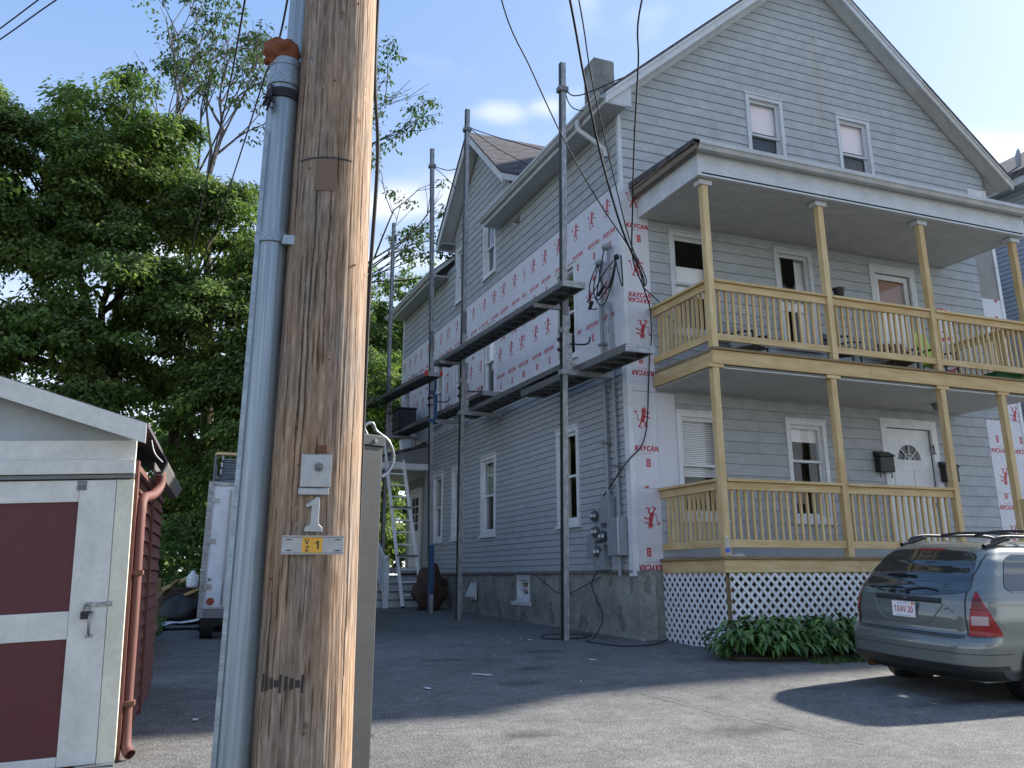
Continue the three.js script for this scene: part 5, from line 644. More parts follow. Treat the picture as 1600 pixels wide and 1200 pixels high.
// ---------- neighbouring house at the right ----------
{ const t = thing('neighbour_house', 'pale blue clapboard house beyond the porch at the right edge', 'house', null, [10.9, 0, 0]), W = new THREE.Matrix4().makeRotationY(-Math.PI / 2);
  const nb = paint(0.46, 0.52, 0.6, 0.5), win = [[-3.2, -2.3, 4.6, 6.2]]; const w = slab(W, 'wall', [[-12, 0.5], [-0.6, 0.5], [-0.6, 9.7], [-12, 9.7]], win.map(o => inset(o)), M.sheath, t, 0.2); courses(W, w, 'clapboard', nb, { y0: 0.5, y1: 9.7, exp: 0.108, thick: 0.02, edge: () => [-11.95, -0.62], open: win, seed: 31 });
  makeWindow(W, t, win[0], { mat: M.white, screen: true }); mesh('shutter', on(W, box(-3.65, -3.24, 4.6, 6.2, 0.02, 0.05)), M.black, t); mesh('shutter', on(W, box(-2.26, -1.85, 4.6, 6.2, 0.02, 0.05)), M.black, t);
  mesh('other_walls', [box(0.2, 7.8, 0.5, 9.7, -0.8, -0.62), box(0.2, 7.8, 0.5, 9.7, -12, -11.8), box(7.6, 7.8, 0.5, 9.7, -11.8, -0.8)], nb, t); courses(new THREE.Matrix4().makeTranslation(0, 0, -0.618), t.children.at(-1), 'clapboard', nb, { y0: 0.5, y1: 9.7, exp: 0.108, thick: 0.02, edge: () => [0.02, 7.78], seed: 32 }); mesh('foundation', box(0.02, 7.78, -0.3, 0.499, -11.98, -0.62), M.conc, t);
  mesh('roof', [extrude([[-0.45, 9.62], [4, 12.3], [4, 12.15], [-0.45, 9.47]].reverse(), 12.2).translate(0, 0, -12.3), extrude([[4, 12.3], [8.45, 9.62], [8.45, 9.47], [4, 12.15]].reverse(), 12.2).translate(0, 0, -12.3)], M.roof, t); mesh('eave_board', [box(-0.42, -0.39, 9.3, 9.5, -12.3, -0.1), box(-0.39, 0.0, 9.42, 9.45, -12.2, -0.2)], M.trim, t); mesh('gable_wall', extrude([[0, 9.7], [4, 12.1], [8, 9.7]], 0.15).translate(0, 0, -0.78), nb, t);
  const s = thing('satellite_dish', 'small grey satellite dish on the neighbouring roof at the right edge', 'satellite dish', null, [11.2, 9.95, -0.55]); mesh('dish', plain(new THREE.SphereGeometry(0.5, 20, 8, 0, Math.PI * 2, 0, 0.55)).rotateX(Math.PI / 2).rotateY(-2.3).translate(0.35, 0.3, -0.1), M.grey, s); mesh('arm', tube([[0.25, 0.05, 0], [-0.05, 0.06, 0.1], [-0.22, 0.12, 0.15]], 0.015, 12), M.grey, s); mesh('receiver', box(-0.28, -0.2, 0.1, 0.16, 0.12, 0.18), M.grey, s); mesh('mast', cyl(V(0.2, -0.35, -0.05), V(0.25, 0.2, 0), 0.025), M.grey, s); }
// ---------- parked station wagon ----------
{
  const CX = 0.42, CZ = 4.66, t = thing('station_wagon', 'grey-green station wagon with roof rails, parked before the porch', 'car', null, [CX, gy(0, CZ), CZ]); t.rotation.x = 0.05; t.scale.setScalar(1.035);
  const paintM = new THREE.MeshPhysicalMaterial({ color: lin(0.155, 0.172, 0.162), roughness: 0.36, metalness: 0.45, clearcoat: 1, clearcoatRoughness: 0.06 }), plast = std(lin(0.02, 0.021, 0.022), 0.55), tint = new THREE.MeshPhysicalMaterial({ color: lin(0.014, 0.017, 0.018), roughness: 0.04, clearcoat: 1, clearcoatRoughness: 0.02, ior: 1.6 });
  const lerpT = (T, y) => { if (y <= T[0][0]) return T[0][1]; for (let i = 1; i < T.length; i++) if (y <= T[i][0]) { const [a, b] = T[i - 1], [c, d] = T[i], u = (y - a) / (c - a); return b + (d - b) * (u * u * (3 - 2 * u) * 0.4 + u * 0.6); } return T[T.length - 1][1]; };
  const XR = [[0.2, 0.12], [0.26, 0.03], [0.34, 0.0], [0.5, 0.0], [0.56, 0.02], [0.585, 0.075], [0.62, 0.1], [0.75, 0.1], [0.9, 0.13], [0.96, 0.16], [1.1, 0.27], [1.25, 0.4], [1.34, 0.5], [1.4, 0.6], [1.435, 0.75], [1.45, 1.0]];
  const HW = [[0.2, 0.78], [0.3, 0.84], [0.5, 0.855], [0.58, 0.85], [0.7, 0.85], [0.9, 0.835], [0.97, 0.815], [1.1, 0.765], [1.25, 0.7], [1.36, 0.635], [1.41, 0.56], [1.44, 0.44], [1.455, 0.25]];
  const XF = [[0.2, 4.3], [0.35, 4.42], [0.55, 4.44], [0.72, 4.36], [0.82, 4.1], [0.9, 3.55], [0.96, 3.28], [1.1, 3.0], [1.3, 2.62], [1.41, 2.3], [1.455, 1.9]];
  const CR = [[0.2, 0.28], [0.5, 0.3], [0.9, 0.26], [1.0, 0.2], [1.3, 0.16], [1.455, 0.2]];
  // point on the skin: s = metres along the outline from the rear centre line, at height y
  function skin(s, y, off = 0) {
    const sg = s < 0 ? -1 : 1, a = Math.abs(s), hw = lerpT(HW, y), xr = lerpT(XR, y), r = lerpT(CR, y), st = hw - r, bul = 0.085;
    let x, z, nx, nz; if (a < st) { x = xr + bul * (a / hw) ** 2; z = a; nx = -1; nz = 2 * bul * a / hw / hw; } else if (a < st + r * Math.PI / 2) { const q = (a - st) / r; x = xr + bul * (st / hw) ** 2 + r * (1 - Math.cos(q)); z = st + r * Math.sin(q); nx = -Math.cos(q); nz = Math.sin(q); } else { x = xr + bul * (st / hw) ** 2 + r + (a - st - r * Math.PI / 2); z = hw; nx = 0; nz = 1; const k = (x - 1.2) / 3.2; if (k > 0) { z -= 0.09 * k * k; } }
    const l = Math.hypot(nx, nz); return V(x + nx / l * off, y, sg * (z + nz / l * off));
  }
  function grid(rows, nT, f) { const p = [], idx = [], n = rows + 1, m = nT + 1; for (let j = 0; j < n; j++) for (let i = 0; i < m; i++) { const v = f(i / nT, j / rows); p.push(v.x, v.y, v.z); } for (let j = 0; j < rows; j++) for (let i = 0; i < nT; i++) { const a = j * m + i, b = a + m; idx.push(a, a + 1, b, a + 1, b + 1, b); } const g = new THREE.BufferGeometry(); g.setAttribute('position', new THREE.Float32BufferAttribute(p, 3)); g.setIndex(idx); g.computeVertexNormals(); return g; }
  const sEnd = y => { const hw = lerpT(HW, y), r = lerpT(CR, y), st = hw - r; return st + r * Math.PI / 2 + Math.max(0.05, lerpT(XF, y) - (lerpT(XR, y) + 0.085 * (st / hw) ** 2 + r)); };
  const arches = [[0.98, 0.0], [3.6, 0.0]];
  const bodyG = [];
  // rear and sides, then a rounded nose that closes the outline
  bodyG.push(plain(grid(70, 150, (u, v) => { const y = 0.2 + 1.255 * v, w = u * 2 - 1, s = Math.sign(w) * Math.abs(w) * sEnd(y); const P = skin(s, y); return P; })));
  bodyG.push(plain(grid(40, 24, (u, v) => { const y = 0.2 + 1.255 * v, a = skin(sEnd(y), y), b = skin(-sEnd(y), y), q = u * Math.PI; return V(a.x + 0.16 * Math.sin(q), y, a.z * Math.cos(q)); })));
  bodyG.push(plain(grid(12, 40, (u, v) => { const y = 1.455, s = (u * 2 - 1) * sEnd(y), P = skin(s, y); return V(P.x + (1.6 - P.x) * v * 0.98, y + 0.012 * v, P.z * (1 - v)); }))); bodyG.push(box(0.3, 4.2, 0.18, 0.24, -0.7, 0.7));
  const body = mesh('body', bodyG, paintM, t);
  const patch = (rows, cols, y0, y1, lo, hi, off, mat, name, parent = body, label) => mesh(name, grid(rows, cols, (u, v) => { const y = y0 + (y1 - y0) * v, a = lo(y, v), b = hi(y, v); return skin(a + (b - a) * u, y, off); }), mat, parent, label);
  const rnd = (v, k) => { const e = Math.min(v, 1 - v) / k; return e < 1 ? 1 - Math.sqrt(Math.max(0, 1 - (1 - e) ** 2)) : 0; };
  const rw = (y, v) => (0.7 - 0.15 * v) - 0.12 * rnd(v, 0.16);
  mesh('rear_window', grid(22, 30, (u, v) => { const w = u * 2 - 1, y = 0.925 + 0.045 * w * w + (0.44 - 0.06 * w * w) * v; return skin(w * rw(y, v), y, 0.006); }), tint, body);
  mesh('brake_light', grid(2, 8, (u, v) => skin(-0.17 + 0.34 * u, 1.355 + 0.022 * v, 0.012)), std(lin(0.12, 0.01, 0.012), 0.3), body);
  mesh('wiper', [tube([[0, 0.97], [0.2, 1.0], [0.36, 0.985]].map(([s, y]) => skin(s, y, 0.018)), 0.008, 14, 6), cyl(skin(0, 0.955, 0.004), skin(0, 0.955, 0.03), 0.02)], plast, body);
  for (const sg of [1, -1]) {                                       // sides, mirrored
    const S = f => (y, v) => sg * f(y, v), side0 = y => { const hw = lerpT(HW, y), r = lerpT(CR, y); return hw - r + r * Math.PI / 2; };
    const tl = patch(16, 14, 0.6, 1.0, S((y, v) => 0.705 + 0.03 * v), S((y, v) => 1.0 - 0.26 * v ** 1.25), 0.012, std(lin(0.26, 0.008, 0.012), 0.22, { bumpMap: rep(bumpT, 0.05), bumpScale: 0.001 }), 'tail_light', body, 'tall red tail light');
    patch(2, 8, 0.83, 0.838, S(() => 0.715), S(() => 0.86), 0.0135, std(lin(0.05, 0.003, 0.004), 0.4), 'lens_divider', tl); patch(8, 6, 0.86, 0.93, S(() => 0.73), S((y, v) => 0.83 - 0.04 * v), 0.015, std(lin(0.1, 0.004, 0.006), 0.15), 'lamp_bowl', tl);
    patch(6, 8, 0.695, 0.775, S(() => 0.73), S(() => 0.87), 0.017, std(lin(0.4, 0.3, 0.3), 0.25), 'reverse_lens', tl);
    const win = (a, b, nm, c0, c1, r0) => patch(12, 14, 1.0, 1.33, S((y, v) => side0(y) + a + c0 * v + 0.08 * rnd(v, 0.2)), S((y, v) => side0(y) + b + c1 * v - 0.08 * rnd(v, 0.2)), 0.006, tint, nm);
    win(0.1, 0.95, 'quarter_window', -0.02, 0, 0); win(1.12, 1.85, 'side_window', 0, 0, 0); win(1.95, 2.75, 'side_window', 0, -0.42, 0);
    patch(1, 30, 0.985, 0.996, S(y => side0(y) + 0.2), S(y => side0(y) + 2.8), 0.008, M.steel, 'belt_moulding');
    patch(2, 30, 0.52, 0.57, S(y => side0(y) + 0.75), S(y => side0(y) + 2.7), 0.012, plast, 'rub_strip'); each('door_handle', [1.0, 2.05].map(a => tube([sg * (side0(0.86) + a), sg * (side0(0.86) + a + 0.09), sg * (side0(0.86) + a + 0.18)].map((s, i) => skin(s, 0.86, i === 1 ? 0.035 : 0.01)), 0.012, 10, 6)), M.steel, body);
    patch(30, 1, 0.6, 1.3, S(() => 0.0).constructor === Function ? S(y => side0(y) + 1.06) : 0, S(y => side0(y) + 1.072), 0.003, plast, 'door_gap'); patch(20, 1, 0.6, 1.42, S((y, v) => 0.69 - 0.08 * v), S((y, v) => 0.703 - 0.08 * v), 0.003, plast, 'hatch_gap');
    mesh('roof_rail', [tube([[0.72, 1.4], [0.84, 1.48], [1.3, 1.5], [2.0, 1.495], [2.2, 1.43]].map(([x, y]) => V(x, y, sg * 0.53)), 0.017, 40, 8), tube([[0.66, 1.4], [0.78, 1.43], [0.9, 1.46], [1.0, 1.48]].map(([x, y]) => V(x, y, sg * 0.53)), 0.026, 12, 8)], plast, body);
  }
  each('roof_crossbar', [tube([[1.25, 1.505, -0.52], [1.25, 1.53, -0.3], [1.25, 1.53, 0.3], [1.25, 1.505, 0.52]].map(p => V(...p)), 0.016, 20, 6), tube([[1.75, 1.505, -0.52], [1.75, 1.55, -0.3], [1.75, 1.55, 0.3], [1.75, 1.505, 0.52]].map(p => V(...p)), 0.016, 20, 6)], plast, body);
  patch(3, 20, 0.575, 0.6, () => -0.68, () => 0.68, 0.004, plast, 'bumper_gap');
  patch(4, 30, 0.3, 0.34, y => -1.15, y => 1.15, 0.006, plast, 'bumper_lip'); patch(8, 30, 0.205, 0.3, y => -1.05, y => 1.05, 0.005, plast, 'bumper_skirt'); patch(2, 24, 0.44, 0.446, y => -1.2, y => 1.2, 0.004, plast, 'bumper_crease');
  mesh('handle_garnish', grid(4, 16, (u, v) => skin(-0.42 + 0.84 * u, 0.865 + 0.05 * v, 0.014 - 0.01 * Math.abs(v * 2 - 1))), plast, body); mesh('emblem', plain(new THREE.SphereGeometry(0.045, 16, 8)).scale(0.2, 0.42, 1).translate(0.108, 0.892, 0.0), std(lin(0.1, 0.11, 0.13), 0.25, { metalness: 0.6 }), body);
  mesh('badge', [0, 1].map(k => beam(skin(0.46 + k * 0.05, 0.82 + 0.0 * k, 0.006), skin(0.5 + k * 0.05, 0.835 - 0.03 * k, 0.006), 0.008, 0.012)), M.dgrey, body);
  // plate
  const c = document.createElement('canvas'); c.width = 512; c.height = 256; const x = c.getContext('2d'); x.fillStyle = '#e8e6e6'; x.fillRect(0, 0, 512, 256); x.fillStyle = '#a4232c'; x.textAlign = 'center'; x.font = 'bold 128px sans-serif'; x.save(); x.translate(256, 178); x.scale(0.86, 1.12); x.fillText('1XAV 20', 0, 0); x.restore(); x.fillStyle = '#36509b'; x.font = '34px sans-serif'; x.fillText('Massachusetts', 245, 42); x.fillText('The Spirit of America', 256, 240); x.fillStyle = '#e07a28'; x.fillRect(430, 10, 56, 42); x.strokeStyle = '#555'; x.lineWidth = 5; x.strokeRect(3, 3, 506, 250);
  const ct = new THREE.CanvasTexture(c); ct.colorSpace = THREE.SRGBColorSpace; const pl = mesh('number_plate', box(-0.006, 0, -0.076, 0.076, -0.152, 0.152).translate(0.092, 0.785, 0), M.white, body); mesh('plate_print', plain(new THREE.PlaneGeometry(0.3, 0.15)).rotateY(-Math.PI / 2).translate(0.0845, 0.785, 0), std(0xffffff, 0.5, { map: ct }), pl, 'plate reading 1XAV 20');
  mesh('plate_recess', tube([[-0.44, 0.862], [-0.4, 0.8], [-0.31, 0.7], [-0.24, 0.678], [0, 0.675], [0.24, 0.678], [0.31, 0.7], [0.4, 0.8], [0.44, 0.862]].map(([q, y]) => skin(q, y, 0.0)), 0.008, 60, 6), paintM, body);
  for (const [wx, sg] of [[0.98, 1], [0.98, -1], [3.6, 1], [3.6, -1]]) { const z = sg * 0.765, w = mesh('wheel', [cyl(V(wx, 0.3, z - 0.1), V(wx, 0.3, z + 0.1), 0.3, 0.3, 32)], M.rubber, t); mesh('rim', [cyl(V(wx, 0.3, z), V(wx, 0.3, z + sg * 0.104), 0.2, 0.19, 24), ...Array.from({ length: 5 }, (_, k) => box(-0.025, 0.025, 0, 0.19, -0.008, 0.008).rotateZ(k * 1.2566).translate(wx, 0.3, z + sg * 0.108))], M.steel, w); mesh('arch_liner', cyl(V(wx, 0.3, z - 0.16), V(wx, 0.3, z + 0.02), 0.35, 0.35, 24), M.black, w); mesh('wheel_arch', plain(new THREE.RingGeometry(0.3, 0.355, 36, 1, -0.3, Math.PI + 0.6)).rotateY(sg > 0 ? 0 : Math.PI).translate(wx, 0.3, sg * 0.862), M.black, w); }
  mesh('exhaust', cyl(V(0.06, 0.22, -0.5), V(0.4, 0.22, -0.5), 0.03, 0.03, 12, true), M.rust, t);
}
// ---------- hostas ----------
{ const r = rng(77), leafM = std(0xffffff, 0.33, { vertexColors: true, side: THREE.DoubleSide });
  const spots = [[0.28, 2.1, 'first hosta from the porch corner, spilling onto the asphalt'], [0.7, 2.25, 'second hosta from the porch corner'], [0.75, 1.95, 'hosta tucked against the lattice behind the second one'], [1.15, 2.25, 'third hosta in the front row from the porch corner'], [1.35, 1.95, 'hosta against the middle of the white lattice'], [1.6, 2.3, 'fourth hosta in the front row from the porch corner'], [1.95, 2.0, 'hosta against the lattice where the car begins'], [2.1, 2.35, 'hosta in the front row just left of the wagon bumper'], [2.55, 2.2, 'hosta partly hidden behind the wagon'], [3.0, 2.2, 'last hosta, behind the wagon']];
  for (const [x, z, lab] of spots) {
    const t = thing('hosta_plant', lab, 'plant', 'hostas along the lattice', [x, gy(0, z), z]), pos = [], col = [];
    for (let k = 0; k < 150; k++) {
      const a = r() * 6.283, lift = 0.25 + r() * 1.05, L = 0.13 + r() * 0.09, w = 0.03 + r() * 0.024, st = 0.12 + r() * 0.3, dx = Math.cos(a), dz = Math.sin(a), t0 = 0.75 + r() * 0.5;
      const P = u => { const q = u < 0 ? 0 : u; const d = (st * Math.cos(lift) + L * q * 0.95), y = Math.max(0.02, st * Math.sin(lift) * 1.15 + L * (0.25 * q - 0.75 * q * q) + 0.05); return [dx * d, y, dz * d]; };
      const wd = [0.25, 0.85, 1, 0.75, 0.35, 0.03], pts = wd.map((q, i) => { const [px, py, pz] = P(i / 5), ww = w * q; return [[px - dz * ww, py + 0.35 * ww, pz + dx * ww], [px, py - 0.004, pz], [px + dz * ww, py + 0.35 * ww, pz - dx * ww]]; });
      const light = r() < 0.12 ? 1.5 : 1, cc = [0.085 * t0 * light, 0.165 * t0 * light, 0.045 * t0];
      for (let i = 0; i < 5; i++) for (const s of [0, 1]) { const A = pts[i][s], B = pts[i][s + 1], C = pts[i + 1][s + 1], D = pts[i + 1][s]; pos.push(...A, ...B, ...C, ...A, ...C, ...D); for (let q = 0; q < 6; q++) col.push(...cc); }
    }
    const g = new THREE.BufferGeometry(); g.setAttribute('position', new THREE.Float32BufferAttribute(pos, 3)); g.setAttribute('color', new THREE.Float32BufferAttribute(col, 3)); g.computeVertexNormals(); mesh('leaves', g, leafM, t);
  }
  single('planting_bed', extrude([[0.15, -1.7], [3.4, -1.7], [3.4, -2.42], [1.0, -2.42], [0.15, -2.25]].reverse(), 0.03).rotateX(-Math.PI / 2).rotateX(0.053).translate(0, 0.012, 0), M.soil, 'strip of dark soil under the hostas', 'soil bed');
}
// ---------- small litter on the asphalt ----------
{ const r = rng(33); const spots = [[-4.1, 3.05, 0.05, 'white scrap of siding lying in the shadow, middle of the driveway'], [-3.3, 2.4, 0.12, 'long thin pale strip on the shaded asphalt'], [-1.6, 1.7, 0.04, 'small white scrap on the asphalt below the porch corner'], [-1.5, -0.5, 0.03, 'white chip on the asphalt near the nearest pole'], [-6.3, 3.9, 0.03, 'white chip on the asphalt beside the shed downspout'], [-6.1, 5.1, 0.03, 'pale pebble near the bottom edge by the shed'], [0.05, 0.12, 0.04, 'white scrap at the foundation corner']];
  for (const [x, z, s, lab] of spots) { const g = box(-s, s, 0, 0.008, -0.02, 0.02, 0.002); g.rotateY(r() * 3); single('litter', g, M.white, lab, 'litter').position.set(x, gy(x, z) + 0.01, z); }
  for (let k = 0; k < 24; k++) { const x = -6 + r() * 6, z = -4 + r() * 9, s = 0.005 + r() * 0.008; single('paint_chip', box(-s, s, 0, 0.004, -s * 0.7, s * 0.7).rotateY(r() * 3), M.white, 'tiny white paint chip scattered on the asphalt', 'paint chip', 'paint chips scattered on the driveway').position.set(x, gy(x, z) + 0.012, z); } }
function crackLine(sd, px, pz, dx, dz, n, lab) { const r = rng(sd), q = []; for (let k = 0; k < n; k++) { const nx = px + dx * (0.7 + r() * 0.6) + (r() - 0.5) * 0.06, nz = pz + dz * (0.7 + r() * 0.6) + (r() - 0.5) * 0.06, w = 0.002 + r() * 0.006, Y = z => gy(0, z) + 0.021, L = Math.hypot(nx - px, nz - pz), ox = -(nz - pz) / L * w, oz = (nx - px) / L * w; q.push([[px + ox, Y(pz), pz + oz], [nx + ox, Y(nz), nz + oz], [nx - ox, Y(nz), nz - oz], [px - ox, Y(pz), pz - oz]]); px = nx; pz = nz; } single('pavement_crack', quads(q), M.black, lab, 'crack'); }
crackLine(4, 0.2, 5.9, 0.13, -0.03, 24, 'dark crack running through the asphalt in the wagon shadow'); crackLine(5, -4.4, 1.2, 0.12, -0.02, 16, 'fine crack across the shaded asphalt left of the nearest pole'); crackLine(6, -1.6, 6.3, -0.03, -0.12, 20, 'thin crack running up the sunlit asphalt from the bottom edge');
// ---------- trees ----------
function foliage(blobs, perM3, size, seed, tones, droop = 0.5, hole = 0.0) {
  const r = rng(seed), pos = [], col = [], vol = blobs.map(b => b[3] * b[4] * b[5]), tot = vol.reduce((a, b) => a + b, 0);
  const clusters = Math.round(tot * perM3), small = blobs[0][3] < 0.5;
  const boughs = blobs.map(b => Array.from({ length: small ? 1 : Math.round(16 + 9 * b[3] * b[4]) }, () => {      // leafy sprays hung round each limb's end
    const u = r() * 1.9 - 0.9, a = r() * 6.283, s = Math.sqrt(Math.max(0, 1 - u * u)), rad = small ? 0 : Math.pow(0.25 + 0.75 * r(), 0.45), dx = Math.cos(a) * s, dz = Math.sin(a) * s, lump = 1 + 0.45 * fbm(dx * 2.3 + b[0], u * 2.3 + b[1], dz * 2.3, 3);
    return [b[0] + dx * b[3] * rad * lump, b[1] + u * b[4] * rad * lump, b[2] + dz * b[5] * rad * lump, dx, dz, 0.32 + r() * 0.5, 0.82 + r() * 0.36]; }));
  for (let k = 0; k < clusters; k++) {
    let q = r() * tot, i = 0; while (q > vol[i] && i < vol.length - 1) q -= vol[i++];
    const bo = boughs[i][Math.floor(r() * boughs[i].length)], dx = bo[3], dz = bo[4], ga0 = r() * 6.283, gr0 = Math.sqrt(r()) * bo[5] * (small ? 0.6 : 1), cx = bo[0] + Math.cos(ga0) * gr0, cz = bo[2] + Math.sin(ga0) * gr0, cy = bo[1] + (r() - 0.5) * 0.3 - gr0 * droop * 0.6;
    if (fbm(cx * 0.55, cy * 0.55, cz * 0.55 + seed, 3) < hole - 0.22) continue;
    if (cy < 0.3) continue;
    const n = 14 + Math.floor(r() * 16), spread = 0.18 + r() * 0.2, tone = tones[Math.floor(r() * tones.length)], tk = (0.85 + r() * 0.3) * bo[6];
    for (let j = 0; j < n; j++) {
      const ga = r() * 6.283, gr = Math.sqrt(r()) * spread, x = cx + Math.cos(ga) * gr, z = cz + Math.sin(ga) * gr, y = cy + (r() - 0.5) * spread * 0.9 - droop * gr * 0.7, L = size * (0.7 + r() * 0.6), w = L * 0.34;
      let ox = Math.cos(ga) * 0.6 + dx * 0.4 + (r() - 0.5) * 0.8, oz = Math.sin(ga) * 0.6 + dz * 0.4 + (r() - 0.5) * 0.8, oy = -droop * 0.9 + (r() - 0.5) * 0.9; const l = Math.hypot(ox, oy, oz) || 1; ox /= l; oy /= l; oz /= l;
      let tx = -oz + (r() - 0.5) * 0.7, ty = (r() - 0.5) * 0.9, tz = ox + (r() - 0.5) * 0.7; const tl = Math.hypot(tx, ty, tz) || 1; tx *= w / tl; ty *= w / tl; tz *= w / tl;
      const mx = x + ox * L * 0.45, my = y + oy * L * 0.45, mz = z + oz * L * 0.45, ex = x + ox * L, ey = y + oy * L - 0.15 * L, ez = z + oz * L;
      pos.push(x, y, z, mx + tx, my + ty, mz + tz, ex, ey, ez, x, y, z, ex, ey, ez, mx - tx, my - ty, mz - tz);
      const t = tk * (0.8 + r() * 0.4); for (let c = 0; c < 6; c++) col.push(tone[0] * t, tone[1] * t, tone[2] * t);
    }
  }
  const g = new THREE.BufferGeometry(); g.setAttribute('position', new THREE.Float32BufferAttribute(pos, 3)); g.setAttribute('color', new THREE.Float32BufferAttribute(col, 3)); g.computeVertexNormals(); return g;
}
const leafMat = new THREE.MeshPhysicalMaterial({ color: 0xffffff, vertexColors: true, roughness: 0.95, specularIntensity: 0.35, side: THREE.DoubleSide, transmission: 0.5, thickness: 0 });
function limb(pts, r0, r1, seg = 8) { const c = new THREE.CatmullRomCurve3(pts.map(p => p.isVector3 ? p : V(...p))), n = Math.max(3, Math.round(c.getLength() / 0.5)), g = new THREE.TubeGeometry(c, n, 1, seg, false), p = g.attributes.position; for (let j = 0; j <= n; j++) { const q = c.getPointAt(j / n), r = r0 + (r1 - r0) * j / n; for (let i = 0; i <= seg; i++) { const k = j * (seg + 1) + i; p.setXYZ(k, q.x + (p.getX(k) - q.x) * r, q.y + (p.getY(k) - q.y) * r, q.z + (p.getZ(k) - q.z) * r); } } g.computeVertexNormals(); return plain(g); }
const GREEN = [[0.15, 0.235, 0.04], [0.12, 0.205, 0.038], [0.19, 0.28, 0.05], [0.1, 0.18, 0.034], [0.17, 0.23, 0.06]];
function tree(name, label, base, trunkR, fork, blobs, dens, size, seed, tones, group, o = {}) {
  const t = thing(name, label, 'tree', group, base), r = rng(seed * 3 + 1), L = blobs.map(b => [b[0] - base[0], b[1] - base[1], b[2] - base[2], b[3], b[4], b[5]]);
  const f = V(fork[0] - base[0], fork[1] - base[1], fork[2] - base[2]), tr = [limb([[0, -0.3, 0], [f.x * 0.3 + 0.1, f.y * 0.5, f.z * 0.4], f], trunkR * 1.15, trunkR * 0.75, 12)];
  mesh('trunk', tr, M.bark, t); const br = []; L.forEach(b => { const e = V(b[0], b[1] + b[4] * 0.2, b[2]), m = f.clone().lerp(e, 0.5).add(V((r() - 0.5) * 0.6, 0.3, (r() - 0.5) * 0.6)); br.push(limb([f, m, e], trunkR * 0.5, 0.04)); for (let k = 0; k < 7; k++) { const d = V(r() - 0.5, r() * 0.7 - 0.1, r() - 0.5).normalize(), s = m.clone().lerp(e, r()), q = V(b[0] + d.x * b[3] * 0.9, b[1] + d.y * b[4] * 0.9, b[2] + d.z * b[5] * 0.9); br.push(limb([s, s.clone().lerp(q, 0.5).add(V(0, 0.25, 0)), q], 0.05, 0.01, 5)); } }); mesh('limbs', br, M.bark, t);
  mesh('crown', foliage(L, dens, size, seed, tones, o.droop ?? 0.5, o.hole ?? 0), leafMat, t); return t;
}
tree('maple_tree', 'big leafy maple with thick trunk behind the shed roof', [-7.9, 0.15, -11.8], 0.3, [-8.0, 5.6, -11.9], [[-10.3, 10.4, -11.5, 2.6, 2.6, 2.6], [-8.3, 11.4, -11.2, 2.0, 2.3, 2.2], [-12.9, 10.5, -11.8, 2.7, 2.8, 2.6], [-14.2, 8.0, -11.8, 2.2, 2.6, 2.2], [-10.6, 6.0, -10.6, 2.4, 2.0, 2.0], [-8.2, 7.6, -10.4, 1.7, 1.9, 1.6], [-13.6, 5.6, -11.6, 2.2, 2.4, 2.2], [-8.6, 4.7, -10.2, 1.3, 0.9, 1.2], [-11.3, 3.6, -10.6, 1.8, 1.4, 1.6]], 150, 0.125, 101, GREEN, 'trees behind the driveway', { hole: -0.04 });
tree('maple_tree', 'bright green maple leaning toward the utility pole, right of the big one', [-6.6, 0.15, -12.6], 0.17, [-6.4, 4.8, -12.3], [[-6.0, 9.3, -11.2, 1.8, 2.3, 1.9], [-5.2, 7.0, -10.4, 1.7, 2.4, 1.7], [-4.6, 4.6, -10.2, 1.7, 2.1, 1.6], [-6.9, 6.8, -11.8, 1.5, 1.9, 1.5], [-5.8, 2.8, -11.2, 1.5, 1.7, 1.4], [-3.4, 6.0, -11.5, 1.5, 2.0, 1.5]], 170, 0.12, 102, GREEN, 'trees behind the driveway', { hole: -0.06 });
tree('maple_tree', 'dark dense tree filling the gap between trailer and house', [-3.0, 0.2, -19], 0.25, [-2.8, 4, -19], [[-2.6, 6.2, -19, 2.6, 3.2, 2.2], [0.2, 6.8, -19.5, 2.3, 3.2, 2.2], [-4.8, 4.6, -18.5, 2.3, 3.0, 2.0], [-0.6, 3.2, -18.5, 2.2, 2.2, 1.8], [-2.0, 9.2, -20, 1.8, 1.8, 1.8]], 80, 0.15, 103, GREEN, 'trees behind the driveway');
tree('far_tree', 'round-topped tree beyond the rear scaffold pole', [0.6, 0.2, -24], 0.22, [0.6, 5, -24], [[0.0, 11.2, -24, 2.0, 3.2, 2], [1.6, 9.6, -24.5, 1.9, 3.0, 2], [-1.6, 9.4, -24, 2.0, 3.2, 2], [-0.2, 7.4, -23.6, 2.2, 2.4, 2]], 46, 0.16, 104, GREEN, 'trees behind the driveway');
tree('far_tree', 'pointed tree whose tip shows above the rear eave', [3.6, 0.2, -25], 0.22, [3.6, 5, -25], [[3.2, 11.0, -25, 1.9, 3.8, 2], [4.6, 9.8, -25.5, 1.8, 3, 2], [2.4, 8.8, -25, 1.9, 3, 2]], 46, 0.16, 105, GREEN, 'trees behind the driveway');
tree('street_tree', 'tree across the street behind the viewer, left of its pair', [3.5, -1.7, 33], 0.25, [3.5, 2.5, 33], [[3, 5.2, 33, 2.6, 2.6, 2.4], [5.4, 4.2, 33.5, 2.4, 2.2, 2.2], [1, 4.0, 33, 2.2, 2.0, 2]], 26, 0.24, 108, GREEN, 'trees across the street');
tree('street_tree', 'tree across the street behind the viewer, right of its pair', [13, -1.7, 34], 0.25, [13, 2.5, 34], [[12.6, 5.4, 34, 2.8, 2.8, 2.4], [15.2, 4.2, 34, 2.4, 2.2, 2.2], [10.4, 4.0, 33.5, 2.4, 2.2, 2]], 26, 0.24, 109, GREEN, 'trees across the street');
